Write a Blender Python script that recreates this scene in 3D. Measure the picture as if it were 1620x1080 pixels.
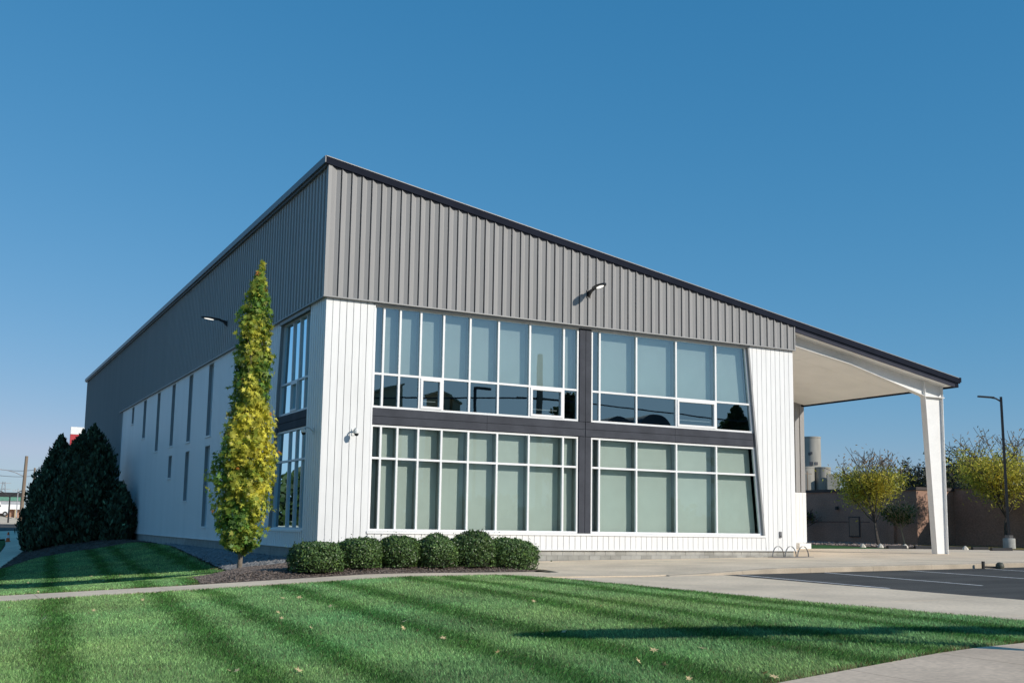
import bpy, bmesh, math, random
import numpy as np
from mathutils import Vector, Matrix

random.seed(7); RNG = np.random.default_rng(11)
scene = bpy.context.scene
for o in list(bpy.data.objects): bpy.data.objects.remove(o)
COL = scene.collection

# ------------------------------------------------------------------ camera
FPX, YAW, PITCH, ROLL, PY = 1702.09, .4849, .1309, .0154, 65.7
CAM = np.array([-12.322, -38.519, 1.5])
_f = np.array([math.sin(YAW)*math.cos(PITCH), math.cos(YAW)*math.cos(PITCH), math.sin(PITCH)])
_r = np.cross(_f, [0, 0, 1]); _r /= np.linalg.norm(_r); _u = np.cross(_r, _f)
_c, _s = math.cos(ROLL), math.sin(ROLL)
CR, CU = _c*_r+_s*_u, _c*_u-_s*_r
cd = bpy.data.cameras.new('camera'); cam = bpy.data.objects.new('camera', cd); COL.objects.link(cam)
cd.sensor_fit = 'HORIZONTAL'; cd.sensor_width = 36; cd.lens = FPX/1620*36; cd.shift_y = PY/1620
cd.clip_start = .1; cd.clip_end = 8000
M4 = Matrix.Identity(4)
for i in range(3):
    M4[i][0], M4[i][1], M4[i][2], M4[i][3] = CR[i], CU[i], -_f[i], CAM[i]
cam.matrix_world = M4
scene.camera = cam
scene.render.resolution_x, scene.render.resolution_y = 1024, 682

# ------------------------------------------------------------------ sky, sun, exposure
LIGHT = Vector((-.58, 1., -.575)).normalized()
SUNEL = math.asin(-LIGHT.z); SUNAZ = math.atan2(-LIGHT.x, -LIGHT.y)
world = bpy.data.worlds.new('World'); scene.world = world; world.use_nodes = True
nt = world.node_tree; nt.nodes.clear()
wo = nt.nodes.new('ShaderNodeOutputWorld'); bg = nt.nodes.new('ShaderNodeBackground')
sky = nt.nodes.new('ShaderNodeTexSky'); sky.sky_type = 'NISHITA'; sky.sun_disc = False
sky.sun_elevation = SUNEL; sky.sun_rotation = SUNAZ
sky.air_density = 1.0; sky.dust_density = .15; sky.ozone_density = 3.2; sky.altitude = 200
sp_ = nt.nodes.new('ShaderNodeSeparateColor'); cb_ = nt.nodes.new('ShaderNodeCombineColor')
nt.links.new(sky.outputs[0], sp_.inputs[0])
for k, (g, m, top) in enumerate(((1.22, .47, 4.2), (.60, 1.53, 5.6), (.485, 2.52, 7.0))):     # colour grade of the whole sky
    nodes = [nt.nodes.new('ShaderNodeMath') for _ in range(3)]
    for q, (op, val) in zip(nodes, (('POWER', g), ('MULTIPLY', m), ('MINIMUM', top))):
        q.operation = op; q.inputs[1].default_value = val
    nt.links.new(sp_.outputs[k], nodes[0].inputs[0]); nt.links.new(nodes[0].outputs[0], nodes[1].inputs[0])
    nt.links.new(nodes[1].outputs[0], nodes[2].inputs[0]); nt.links.new(nodes[2].outputs[0], cb_.inputs[k])
bg.inputs['Strength'].default_value = .1
nt.links.new(cb_.outputs[0], bg.inputs['Color']); nt.links.new(bg.outputs[0], wo.inputs['Surface'])
sd = bpy.data.lights.new('sun', 'SUN'); sd.energy = 4.0; sd.angle = math.radians(.5); sd.color = (1, .935, .83)
sun = bpy.data.objects.new('sun', sd); COL.objects.link(sun)
sun.rotation_euler = LIGHT.to_track_quat('-Z', 'Y').to_euler(); sun.location = (30, -60, 60)
vs = scene.view_settings
vs.view_transform = 'Standard'; vs.look = 'None'; vs.exposure = 0; vs.gamma = 1; vs.use_curve_mapping = False

# ------------------------------------------------------------------ pixel helpers (photo pixels, 1620x1080)
def ray(u, v): return _f+CR*(u-810)/FPX-CU*(v-540-PY)/FPX
def onY(u, v, Y): d = ray(u, v); return CAM+d*((Y-CAM[1])/d[1])
def onX(u, v, X): d = ray(u, v); return CAM+d*((X-CAM[0])/d[0])
def onZ(u, v, Z): d = ray(u, v); return CAM+d*((Z-CAM[2])/d[2])
def atD(u, v, D): return CAM+ray(u, v)*D
def ss(a, b, x): t = np.clip((x-a)/(b-a), 0, 1); return t*t*(3-2*t)
def T(x, y):                                    # the lie of the land
    r = np.clip(x-6.5, 0, 26.5)*.0125
    d = np.clip(-x-.8, 0, 13); k = ss(-8, 7, y)
    l = -((.045+.18*k)*np.minimum(d, 2.5)+(.045+.09*k)*np.clip(d-2.5, 0, 11))*(1-ss(60, 110, y))
    return r+l+.012*np.clip(y-70, 0, 200)*(1-ss(0, 10, x))
def ZP(x, y):                                   # paved plaza in front of the building
    return T(x, y)+.03+.15*ss(7.5, 12.5, x)*np.clip(-y/11, 0, 1)

# ------------------------------------------------------------------ materials
def new_mat(name):
    m = bpy.data.materials.new(name); m.use_nodes = True
    n = m.node_tree.nodes; l = m.node_tree.links
    return m, n, l, n['Principled BSDF']
def mat(name, col, rough=.6, metal=0., var=.12, scale=3., bump=0., bscale=60., spec=.5, fine=0., fscale=80., stretch=None):
    m, n, l, p = new_mat(name)
    p.inputs['Roughness'].default_value = rough; p.inputs['Metallic'].default_value = metal
    p.inputs['Specular IOR Level'].default_value = spec
    tc = n.new('ShaderNodeTexCoord'); src = tc.outputs['Object']
    if stretch:
        mp = n.new('ShaderNodeMapping'); mp.inputs['Scale'].default_value = stretch
        l.new(src, mp.inputs['Vector']); src = mp.outputs['Vector']
    def noise(sc, det):
        t = n.new('ShaderNodeTexNoise'); t.inputs['Scale'].default_value = sc; t.inputs['Detail'].default_value = det
        l.new(src, t.inputs['Vector']); return t
    def mul(a, b):
        x = n.new('ShaderNodeMath'); x.operation = 'MULTIPLY'
        for k, s in enumerate((a, b)):
            if isinstance(s, float): x.inputs[k].default_value = s
            else: l.new(s, x.inputs[k])
        return x.outputs[0]
    def rng(sock, lo, hi):
        r = n.new('ShaderNodeMapRange'); r.inputs['From Min'].default_value = .3; r.inputs['From Max'].default_value = .7
        r.inputs['To Min'].default_value = lo; r.inputs['To Max'].default_value = hi
        l.new(sock, r.inputs['Value']); return r.outputs[0]
    f = rng(noise(scale, 5).outputs['Fac'], 1-var, 1+var)
    if fine: f = mul(f, rng(noise(fscale, 3).outputs['Fac'], 1-fine, 1+fine))
    mx = n.new('ShaderNodeVectorMath'); mx.operation = 'SCALE'; mx.inputs[0].default_value = col
    l.new(f, mx.inputs['Scale']); l.new(mx.outputs[0], p.inputs['Base Color'])
    if bump:
        b = n.new('ShaderNodeBump'); b.inputs['Strength'].default_value = bump; b.inputs['Distance'].default_value = .02
        l.new(noise(bscale, 4).outputs['Fac'], b.inputs['Height']); l.new(b.outputs[0], p.inputs['Normal'])
    return m
def leafmat(name, trans=.35, rough=.5, spec=.4):
    m, n, l, p = new_mat(name)
    a = n.new('ShaderNodeAttribute'); a.attribute_name = 'Col'
    p.inputs['Roughness'].default_value = rough; p.inputs['Specular IOR Level'].default_value = spec
    l.new(a.outputs['Color'], p.inputs['Base Color'])
    t = n.new('ShaderNodeBsdfTranslucent'); mix = n.new('ShaderNodeMixShader'); mix.inputs[0].default_value = trans
    l.new(a.outputs['Color'], t.inputs['Color'])
    l.new(p.outputs[0], mix.inputs[1]); l.new(t.outputs[0], mix.inputs[2])
    l.new(mix.outputs[0], n['Material Output'].inputs['Surface'])
    return m
def glassmat(name, tint, refl):
    m, n, l, p = new_mat(name); n.remove(p)
    tr = n.new('ShaderNodeBsdfTransparent'); tr.inputs[0].default_value = (*tint, 1)
    gl = n.new('ShaderNodeBsdfGlossy'); gl.inputs['Roughness'].default_value = .004; gl.inputs['Color'].default_value = (.66, .90, 1, 1)
    fr = n.new('ShaderNodeFresnel'); fr.inputs['IOR'].default_value = 1.5
    ad = n.new('ShaderNodeMath'); ad.operation = 'ADD'; ad.inputs[1].default_value = refl; ad.use_clamp = True
    tc = n.new('ShaderNodeTexCoord'); no = n.new('ShaderNodeTexNoise'); no.inputs['Scale'].default_value = .45
    bp = n.new('ShaderNodeBump'); bp.inputs['Strength'].default_value = .03; bp.inputs['Distance'].default_value = .05
    l.new(tc.outputs['Object'], no.inputs['Vector']); l.new(no.outputs['Fac'], bp.inputs['Height']); l.new(bp.outputs[0], gl.inputs['Normal'])
    mix = n.new('ShaderNodeMixShader')
    l.new(fr.outputs[0], ad.inputs[0]); l.new(ad.outputs[0], mix.inputs[0])
    l.new(tr.outputs[0], mix.inputs[1]); l.new(gl.outputs[0], mix.inputs[2])
    l.new(mix.outputs[0], n['Material Output'].inputs['Surface'])
    return m
def emit(name, col, s):
    m, n, l, p = new_mat(name)
    p.inputs['Emission Color'].default_value = (*col, 1); p.inputs['Emission Strength'].default_value = s
    return m

MAT = dict(
    white=mat('white_metal', (.77, .77, .765), .45, var=.05, scale=1.6, bump=.10, bscale=2.2, fine=.03, fscale=9, stretch=(1, 1, .15)),
    whiteside=mat('white_side_metal', (.84, .83, .82), .45, var=.04, scale=.8, stretch=(1, 1, .15)),  # copy of the front white, lightened to lift the shaded side wall
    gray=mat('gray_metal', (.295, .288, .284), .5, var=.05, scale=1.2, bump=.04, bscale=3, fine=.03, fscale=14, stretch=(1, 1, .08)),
    grayside=mat('gray_side_metal', (.42, .415, .41), .5, var=.05, scale=1.2, stretch=(1, 1, .08)),  # same gray as the front, made paler because this wall lies in shade
    trim=mat('gray_trim', (.27, .27, .27), .45, var=.04),
    dark=mat('dark_fascia', (.016, .019, .030), .7, var=.12, scale=2, spec=.03),
    dark2=mat('dark_fascia_step', (.050, .052, .070), .7, var=.08, scale=2, spec=.05),
    band=mat('charcoal_band', (.060, .064, .077), .65, spec=.08, var=.15, scale=1.5, fine=.05, fscale=20),
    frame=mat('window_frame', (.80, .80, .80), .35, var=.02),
    framesh=mat('window_frame_side', (.62, .63, .64), .35, var=.02),  # white frame again, darkened for the shaded side windows
    glass=glassmat('glass', (.68, .74, .715), .01), glass_up=glassmat('glass_upper', (.66, .74, .745), .25),
    blind=mat('blind_fabric', (.78, .80, .77), .9, var=.03, scale=1.5),
    fin=mat('mullion_fin', (.30, .31, .31), .5, var=.03),
    gutter=mat('gutter_metal', (.13, .14, .16), .4, var=.05),
    room=mat('interior', (.15, .155, .16), .9, var=.15, scale=1),
    soffit=mat('soffit', (.86, .85, .82), .7, var=.04, scale=.7, fine=.02),
    steel=mat('white_steel', (.77, .76, .74), .45, var=.04, scale=1.5, fine=.03, fscale=10),
    roof=mat('roof_metal', (.38, .38, .39), .45, var=.05),
    block=mat('concrete_block', (.37, .365, .34), .9, var=.16, scale=2.3, bump=.35, bscale=60, fine=.1, fscale=50),
    blockd=mat('concrete_block_dark', (.30, .295, .27), .9, var=.14, scale=2.3, bump=.35, bscale=60, fine=.1, fscale=50),
    conc=mat('concrete_paving', (.75, .605, .445), .9, var=.15, scale=.45, bump=.12, bscale=90, fine=.10, fscale=11, spec=.2),
    conc2=mat('sidewalk_concrete', (.67, .52, .385), .9, var=.16, scale=.7, bump=.15, bscale=80, fine=.12, fscale=14, spec=.2),
    kerb=mat('kerb_concrete', (.46, .385, .295), .9, var=.15, scale=1.3, bump=.2, bscale=50, fine=.1, fscale=30, spec=.2),
    asphalt=mat('asphalt', (.080, .075, .068), .9, var=.28, scale=.5, stretch=(.35, 1.6, 1), bump=.3, bscale=120, fine=.25, fscale=120, spec=.25),
    paint=mat('white_paint', (.72, .71, .69), .8, var=.25, scale=3, fine=.3, fscale=30),
    soil=mat('lawn_soil', (.040, .085, .030), 1, var=.3, scale=1.2, bump=.5, bscale=60, fine=.3, fscale=50, spec=.1),
    earth=mat('ground_earth', (.16, .15, .11), 1, var=.25, scale=.1, fine=.2, fscale=3, spec=.1),
    dry=mat('dry_lawn', (.22, .17, .07), 1, var=.4, scale=.8, bump=.5, bscale=30, fine=.3, fscale=20, spec=.1),
    green=mat('far_lawn', (.05, .12, .035), 1, var=.3, scale=.8, bump=.5, bscale=30, fine=.3, fscale=20, spec=.1),
    mulch=mat('mulch', (.115, .09, .075), 1, var=.35, scale=2, bump=.8, bscale=45, fine=.45, fscale=40, spec=.1),
    rock=mat('river_rock', (.21, .21, .215), .85, var=.3, scale=6, spec=.2),
    bark=mat('bark', (.20, .165, .13), .95, var=.3, scale=6, bump=.6, bscale=30),
    barkd=mat('dark_bark', (.07, .06, .05), .95, var=.3, scale=6, bump=.6, bscale=30),
    wood=mat('pole_wood', (.25, .19, .14), .9, var=.2, scale=2, stretch=(4, 4, .3)),
    hedgecore=mat('hedge_twigs', (.025, .035, .015), .95, var=.4, scale=20),
    black=mat('black_metal', (.018, .018, .02), .4, var=.1),
    chrome=mat('galvanised', (.22, .22, .23), .35, .8, var=.1),
    cctv=mat('camera_housing', (.72, .72, .70), .4, var=.03),
    brick=mat('brown_brick', (.35, .215, .16), .95, var=.12, scale=.6, fine=.2, fscale=9, spec=.2),
    coping=mat('brown_coping', (.07, .055, .05), .8, var=.1),
    silo=mat('silo_concrete', (.36, .34, .30), .95, var=.25, scale=.12, fine=.1, fscale=1, stretch=(1, 1, .25)),
    silod=mat('silo_dark', (.10, .10, .11), .9, var=.2, scale=.2),
    tan=mat('tan_masonry', (.50, .40, .25), .95, var=.08, scale=.3),
    red=mat('red_sign', (.45, .03, .04), .5, var=.05), signw=mat('white_sign', (.80, .80, .80), .5, var=.03),
    orange=mat('orange_plastic', (.75, .13, .02), .6, var=.05),
    teal=mat('green_fascia', (.10, .25, .19), .7, var=.1), greyb=mat('grey_building', (.35, .36, .38), .8, var=.1),
    tyre=mat('tyre', (.02, .02, .02), .9), truck=mat('truck_paint', (.8, .8, .8), .3, var=.02),
    dglass=mat('dark_window', (.02, .024, .03), .08, var=.1),
    deadleaf=mat('fallen_leaf', (.55, .42, .22), .8, var=.35, scale=5),
    leaf=leafmat('foliage', .42), hedge=leafmat('hedge_leaf', .15, .45, .5), needle=leafmat('needles', .1, .7, .2), grass=leafmat('grass_blade', .25, .6, .3),
    led=emit('led_panel', (1, .97, .88), 1.3))

# ------------------------------------------------------------------ object helpers
def link(name, me, m, parent=None):
    o = bpy.data.objects.new(name, me); COL.objects.link(o)
    if m is not None and not me.materials: me.materials.append(MAT[m] if isinstance(m, str) else m)
    if parent is not None: o.parent = parent
    return o
def tag(o, label=None, cat=None, group=None, kind=None):
    if label: o['label'] = label
    if cat: o['category'] = cat
    if group: o['group'] = group
    if kind: o['kind'] = kind
    return o
def empty(name, label, cat, loc=(0, 0, 0), group=None):
    o = bpy.data.objects.new(name, None); COL.objects.link(o); o.empty_display_size = .3
    o.location = loc
    return tag(o, label, cat, group)
class MB:
    def __init__(s): s.v = []; s.f = []
    def add(s, vs, fs):
        b = len(s.v); s.v += [tuple(map(float, p)) for p in vs]; s.f += [tuple(b+i for i in f) for f in fs]; return s
    def box(s, x0, x1, y0, y1, z0, z1):
        return s.add([(x0, y0, z0), (x1, y0, z0), (x1, y1, z0), (x0, y1, z0), (x0, y0, z1), (x1, y0, z1), (x1, y1, z1), (x0, y1, z1)],
                     [(3, 2, 1, 0), (4, 5, 6, 7), (0, 1, 5, 4), (1, 2, 6, 5), (2, 3, 7, 6), (3, 0, 4, 7)])
    def prism(s, pts, d):                        # pts: 3D polygon, d: extrusion vector
        n = len(pts); q = [tuple(np.add(p, d)) for p in pts]
        return s.add(list(pts)+q, [tuple(range(n))[::-1], tuple(range(n, 2*n))]+[(i, (i+1) % n, n+(i+1) % n, n+i) for i in range(n)])
    def tube(s, pts, rads, n=8, caps=True):
        pts = [Vector(p) for p in pts]; rings = []
        if not hasattr(rads, '__len__'): rads = [rads]*len(pts)
        up = None
        for i, p in enumerate(pts):
            d = (pts[min(i+1, len(pts)-1)]-pts[max(i-1, 0)]).normalized()
            if up is None: up = Vector((1, 0, 0)) if abs(d.x) < .9 else Vector((0, 1, 0))
            a = d.cross(up).normalized(); b = d.cross(a).normalized(); up = b.cross(d).normalized() if False else up
            rings.append([p+(a*math.cos(2*math.pi*k/n)+b*math.sin(2*math.pi*k/n))*rads[i] for k in range(n)])
        V = [v for r in rings for v in r]
        F = [(i*n+k, i*n+(k+1) % n, (i+1)*n+(k+1) % n, (i+1)*n+k) for i in range(len(pts)-1) for k in range(n)]
        if caps: F += [tuple(range(n))[::-1], tuple(range((len(pts)-1)*n, len(pts)*n))]
        return s.add(V, F)
    def lathe(s, prof, n=20, c=(0, 0, 0)):       # prof: (radius, z)
        V = [(c[0]+r*math.cos(2*math.pi*k/n), c[1]+r*math.sin(2*math.pi*k/n), c[2]+z) for r, z in prof for k in range(n)]
        F = [(i*n+k, i*n+(k+1) % n, (i+1)*n+(k+1) % n, (i+1)*n+k) for i in range(len(prof)-1) for k in range(n)]
        return s.add(V, F+[tuple(range(n))[::-1], tuple(range((len(prof)-1)*n, len(prof)*n))])
    def mesh(s, name):
        me = bpy.data.meshes.new(name); me.from_pydata(s.v, [], s.f); me.update(); return me
    def build(s, name, m, parent=None, smooth=False, fix=False):
        me = s.mesh(name)
        if fix:
            bm = bmesh.new(); bm.from_mesh(me); bmesh.ops.recalc_face_normals(bm, faces=bm.faces); bm.to_mesh(me); bm.free()
        if smooth:
            me.polygons.foreach_set('use_smooth', [True]*len(me.polygons))
            try: me.set_sharp_from_angle(angle=math.radians(40))
            except Exception: pass
        return link(name, me, m, parent)
def clip(poly, a, b, c):                          # keep a*x+b*y<=c
    out = []
    for i in range(len(poly)):
        p, q = poly[i], poly[(i+1) % len(poly)]
        dp, dq = a*p[0]+b*p[1]-c, a*q[0]+b*q[1]-c
        if dp <= 0: out.append(p)
        if dp*dq < 0:
            t = dp/(dp-dq); out.append((p[0]+t*(q[0]-p[0]), p[1]+t*(q[1]-p[1])))
    return out
def sheet(name, poly, zf, m, res=1., thick=0., parent=None, kind='structure'):
    bm = bmesh.new(); bm.faces.new([bm.verts.new((x, y, 0)) for x, y in poly])
    xs = [p[0] for p in poly]; ys = [p[1] for p in poly]
    for lo, hi, no in ((min(xs), max(xs), (1, 0, 0)), (min(ys), max(ys), (0, 1, 0))):
        for k in range(1, int((hi-lo)/res)+1):
            c = lo+k*res
            if c < hi-1e-4: bmesh.ops.bisect_plane(bm, geom=bm.verts[:]+bm.edges[:]+bm.faces[:], plane_co=(c*no[0], c*no[1], 0), plane_no=no)
    for v in bm.verts: v.co.z = float(zf(v.co.x, v.co.y))
    bmesh.ops.recalc_face_normals(bm, faces=bm.faces)
    if bm.faces[:][0].normal.z < 0: bmesh.ops.reverse_faces(bm, faces=bm.faces)
    if thick:
        r = bmesh.ops.extrude_face_region(bm, geom=bm.faces[:], use_keep_orig=True)
        for v in r['geom']:
            if isinstance(v, bmesh.types.BMVert): v.co.z -= thick
        bmesh.ops.recalc_face_normals(bm, faces=bm.faces)
    me = bpy.data.meshes.new(name); bm.to_mesh(me); bm.free()
    o = link(name, me, m, parent)
    if parent is None and kind: o['kind'] = kind
    return o
def polymesh(name, V, n, cols):                   # V (N*n,3): N polygons of n corners each, one colour each
    N = len(V)//n; me = bpy.data.meshes.new(name)
    me.vertices.add(N*n); me.vertices.foreach_set('co', np.ascontiguousarray(V, np.float32).ravel())
    me.loops.add(N*n); me.loops.foreach_set('vertex_index', np.arange(N*n, dtype=np.int32))
    me.polygons.add(N); me.polygons.foreach_set('loop_start', np.arange(0, N*n, n, dtype=np.int32))
    me.polygons.foreach_set('loop_total', np.full(N, n, np.int32))
    a = me.attributes.new('Col', 'FLOAT_COLOR', 'FACE')
    a.data.foreach_set('color', np.concatenate([cols, np.ones((N, 1))], 1).astype(np.float32).ravel())
    me.update(calc_edges=True); return me
STAR = np.array([(0, -.45), (.12, -.12), (.5, -.22), (.24, .08), (.48, .42), (.12, .24), (0, .62), (-.12, .24), (-.48, .42), (-.24, .08), (-.5, -.22), (-.12, -.12)])
OVAL = np.array([(0, -.5), (.3, -.15), (.22, .25), (0, .5), (-.22, .25), (-.3, -.15)])
LONG = np.array([(0, -.5), (.16, -.1), (.12, .3), (0, .5), (-.12, .3), (-.16, -.1)])
SPRAY = np.array([(0, -.5), (.28, .1), (0, .5), (-.28, .1)])
def leaves(name, P, Nrm, size, shape, cols, jitter=.6, up=None):
    N = len(P)
    n = Nrm+RNG.normal(0, jitter, (N, 3)); n /= np.linalg.norm(n, axis=1)[:, None]+1e-9
    a = np.cross(n, RNG.normal(size=(N, 3)) if up is None else np.cross(n, up)+RNG.normal(0, .35, (N, 3)))
    a /= np.linalg.norm(a, axis=1)[:, None]+1e-9
    b = np.cross(n, a)
    s = (size*RNG.uniform(.65, 1.3, N))[:, None, None]
    V = P[:, None, :]+s*(shape[None, :, 0, None]*b[:, None, :]+shape[None, :, 1, None]*a[:, None, :])
    V = V+n[:, None, :]*s*(-.35*np.abs(shape[None, :, 0, None]))
    return polymesh(name, V.reshape(-1, 3), len(shape), np.clip(cols, .003, 1))
def lump(P, k, amp, seed):                        # cheap smooth noise
    g = np.random.default_rng(seed); s = np.zeros(len(P))
    for i in range(5):
        d = g.normal(size=3)*k; s += np.sin(P@d+g.uniform(0, 6.28))
    return s/5*amp

# ================================================================== THE SETTING
gx = np.unique(np.concatenate([np.linspace(-2500, -120, 12), np.linspace(-120, 160, 71), np.linspace(160, 2500, 12)]))
gy = np.unique(np.concatenate([np.linspace(-2500, -100, 12), np.linspace(-100, 300, 101), np.linspace(300, 4000, 14)]))
X, Y = np.meshgrid(gx, gy)
Z = T(X, Y)-.14
V = np.stack([X, Y, Z], -1).reshape(-1, 3).tolist(); nx = len(gx)
F = [(j*nx+i, j*nx+i+1, (j+1)*nx+i+1, (j+1)*nx+i) for j in range(len(gy)-1) for i in range(nx-1)]
me = bpy.data.meshes.new('ground'); me.from_pydata(V, [], F)
tag(link('ground', me, 'earth'), kind='structure')

LAWN_F = [(-19, -33), (-10, -30.35), (-4.1, -29.35), (.9, -28.55), (4.0, -28.1), (4.2, -26), (3.7, -21.8), (3.5, -15.2), (3.35, -11.4), (3.0, -10.35), (2.4, -9.75), (1.4, -9.75), (-1.4, -10.15), (-6.6, -10.55), (-11, -10.7), (-19, -10.9)]
WALK = [(-19, -10.9), (-11, -10.7), (-6.6, -10.55), (-1.4, -10.15), (1.4, -9.75), (2.4, -9.75), (5.2, -8.5), (4.6, -8.05), (0, -8.3), (-6.3, -8.8), (-11, -8.75), (-19, -8.8)]
LAWN_L = [(-19, -8.8), (-11, -8.75), (-6.0, -8.7), (-5.5, -5.6), (-5.0, -2.6), (-3.7, .3), (-2.9, 1.2), (-2.3, 7), (-.35, 28), (-.3, 31), (-1, 36.5), (-4, 38.5), (-6.6, 36), (-9.2, 27), (-11.2, 20), (-19, 6)]
sheet('lawn_front', LAWN_F, lambda x, y: T(x, y), 'soil', 1.)
sheet('lawn_side', LAWN_L, lambda x, y: T(x, y), 'soil', 1.)
# footpath slabs
walk = sheet('footpath', WALK, lambda x, y: T(x, y)-.03, 'kerb', 1.)
for k in range(8):
    x0, x1 = -19+k*2.98, -19+(k+1)*2.98-.015
    p = clip(clip(WALK, -1, 0, -x0), 1, 0, x1)
    if len(p) > 2: sheet('slab', p, lambda x, y: T(x, y)+.025, 'conc', 1., .04, parent=walk)
# driveway apron and plaza in big slabs with joints
drive = sheet('driveway', [(3.45, -11.15), (3.6, -15.2), (3.8, -21.8), (4.3, -26), (4.1, -28), (12, -28), (9.3, -22.5), (9.35, -16), (9.6, -11.15)], lambda x, y: T(x, y)-.03, 'kerb', 1.)
DRV = [(3.45, -11.2), (3.55, -15.2), (3.75, -21.8), (4.25, -26), (4.05, -28.05), (8.9, -27.2), (8.95, -22.5), (9.2, -16), (9.62, -11.2)]
for k in range(5):
    p = clip(clip(DRV, 0, 1, -11.2-k*3.5-.008), 0, -1, 11.2+(k+1)*3.5-.008)
    if len(p) > 2: sheet('slab', p, lambda x, y: T(x, y)+.004, 'conc', .9, .03, parent=drive)
plaza = sheet('plaza', [(2.4, -9.7), (5.2, -8.45), (5.7, -6.6), (5.3, -4.9), (3, -4.6), (3, .05), (23, .05), (23, 11.2), (34.2, 11.2), (34.2, 10.8), (42, 11.4), (47.5, 10.3), (56, 5), (56, -11.1), (3.1, -11.1)], lambda x, y: ZP(x, y)-.035, 'kerb', 1.2)
PLZ = [(2.5, -9.75), (5.3, -8.5), (5.8, -6.6), (5.4, -4.9), (3.05, -4.6), (3.05, .03), (23, .03), (23, 11.1), (34.2, 11.1), (34.2, 10.8), (42, 11.4), (47.5, 10.3), (56, 5), (56, -11.08), (3.15, -11.08), (3.15, -10.4)]
for i in range(12):
    for j in range(5):
        x0, y0 = 2.4+i*4.5, -11.1+j*4.6
        p = clip(clip(clip(clip(PLZ, -1, 0, -x0-.006), 1, 0, x0+4.494), 0, -1, -y0-.006), 0, 1, y0+4.594)
        if len(p) > 2:
            a = abs(sum(p[q][0]*p[(q+1) % len(p)][1]-p[(q+1) % len(p)][0]*p[q][1] for q in range(len(p))))/2
            if a > .15: sheet('slab', p, ZP, 'conc', 1.2, .03, parent=plaza)
# kerb stones along the parking bays
kerb = sheet('kerb', [(7.6, -11.1), (56, -11.1), (56, -11.02), (7.6, -11.02)], lambda x, y: T(x, y)-.02, 'kerb', 3.)
for k in range(17):
    x0 = 7.6+k*2.85; x1 = x0+2.84
    b = MB(); n = 4; xs = np.linspace(x0, x1, n); r = []
    for x in xs:
        h = float(ZP(x, -11.1)); t = float(T(x, -11.1))-.05
        r.append([(x, -11.27, t), (x, -11.262, max(h-.03, t+.03)), (x, -11.235, max(h-.006, t+.04)), (x, -11.09, h+.003), (x, -11.085, t)])
    b.add([p for q in r for p in q], [(i*5+j, (i+1)*5+j, (i+1)*5+(j+1) % 5, i*5+(j+1) % 5) for i in range(n-1) for j in range(5)]+[(4, 3, 2, 1, 0), tuple((n-1)*5+j for j in range(5))])
    b.build('kerb_stone', 'kerb', kerb, fix=True)
sheet('parking_lot', [(9.62, -11.27), (56, -11.27), (56, -40), (10, -40), (8.96, -27.2), (8.96, -22.5), (9.21, -16)], lambda x, y: T(x, y), 'asphalt', 1.5)
lines = [((10.15, -11.45), (9.35, -18.3)), ((13.75, -11.45), (12.6, -18.5)), ((17.6, -11.45), (16.5, -18.5)), ((21.4, -11.5), (20.3, -18.5)), ((25.2, -11.5), (24.1, -18.5)), ((29, -11.5), (27.9, -18.5)), ((32.8, -11.5), (31.7, -18.5))]
for (a, b) in lines:
    sheet('bay_line', [(a[0]-.06, a[1]), (b[0]-.06, b[1]), (b[0]+.06, b[1]), (a[0]+.06, a[1])], lambda x, y: T(x, y)+.005, 'paint', 1.5)
# public pavement and street in front
pub = sheet('pavement', [(-40, -38), (60, -22), (60, -27), (-40, -43)], lambda x, y: T(x, y)-.05, 'kerb', 4.)
for k in range(26):
    x0 = -30+k*1.8; x1 = x0+1.788
    yl = lambda x: -28.70+.16*(x-.0)
    sheet('slab', [(x0, yl(x0)-2.0), (x1, yl(x1)-2.0), (x1, yl(x1)), (x0, yl(x0))], lambda x, y: T(x, y)+.02, 'conc2', .9, .05, parent=pub)
sheet('street', [(-60, -36.5), (120, -7.8), (120, -30), (-60, -56)], lambda x, y: T(x, y)-.06, 'asphalt', 4.)
# beds
MULCH = [(-5.95, -8.65), (-5.45, -5.6), (-4.95, -2.6), (-3.65, .35), (-2.3, .2), (-1.6, -.6), (.1, -.3), (.1, -.03), (3.0, -.03), (3.0, -4.75), (5.2, -5.0), (5.55, -6.6), (4.7, -7.95), (0, -8.25), (-3, -8.5)]
def inpoly(P, poly):
    x, y = P[:, 0], P[:, 1]; c = np.zeros(len(P), bool); j = len(poly)-1
    for i in range(len(poly)):
        xi, yi = poly[i]; xj, yj = poly[j]
        c ^= ((yi > y) != (yj > y)) & (x < (xj-xi)*(y-yi)/(yj-yi+1e-12)+xi); j = i
    return c
def edge_d(P, poly):
    d = np.full(len(P), 9.)
    for i in range(len(poly)):
        a, b = np.array(poly[i]), np.array(poly[(i+1) % len(poly)]); ab = b-a
        t = np.clip(((P-a)@ab)/(ab@ab), 0, 1); d = np.minimum(d, np.linalg.norm(P-a-t[:, None]*ab, axis=1))
    return d
def ZM(x, y): return float(T(x, y))+.16*float(ss(0, 1.6, edge_d(np.array([[x, y]]), MULCH)[0]))+.02
sheet('mulch_bed', MULCH, ZM, 'mulch', .45)
BED = [(-9.2, 27), (-6.6, 36), (-4, 38.5), (-1, 36.5), (-.3, 31), (-.1, 31), (-.1, 70), (-4, 70), (-5.9, 54.7), (-9.6, 24)]
def ZB(x, y): return float(T(x, y))+.35*float(ss(0, 3, edge_d(np.array([[x, y]]), BED)[0]))+.02
sheet('conifer_bed', BED, ZB, 'mulch', 1.2)
ROCK = [(-.02, 28), (-.32, 28), (-2.2, 7), (-2.85, 1.2), (-2.3, .3), (-1.55, -.55), (.05, -.25), (.05, -.02), (-.02, -.02)]
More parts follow.
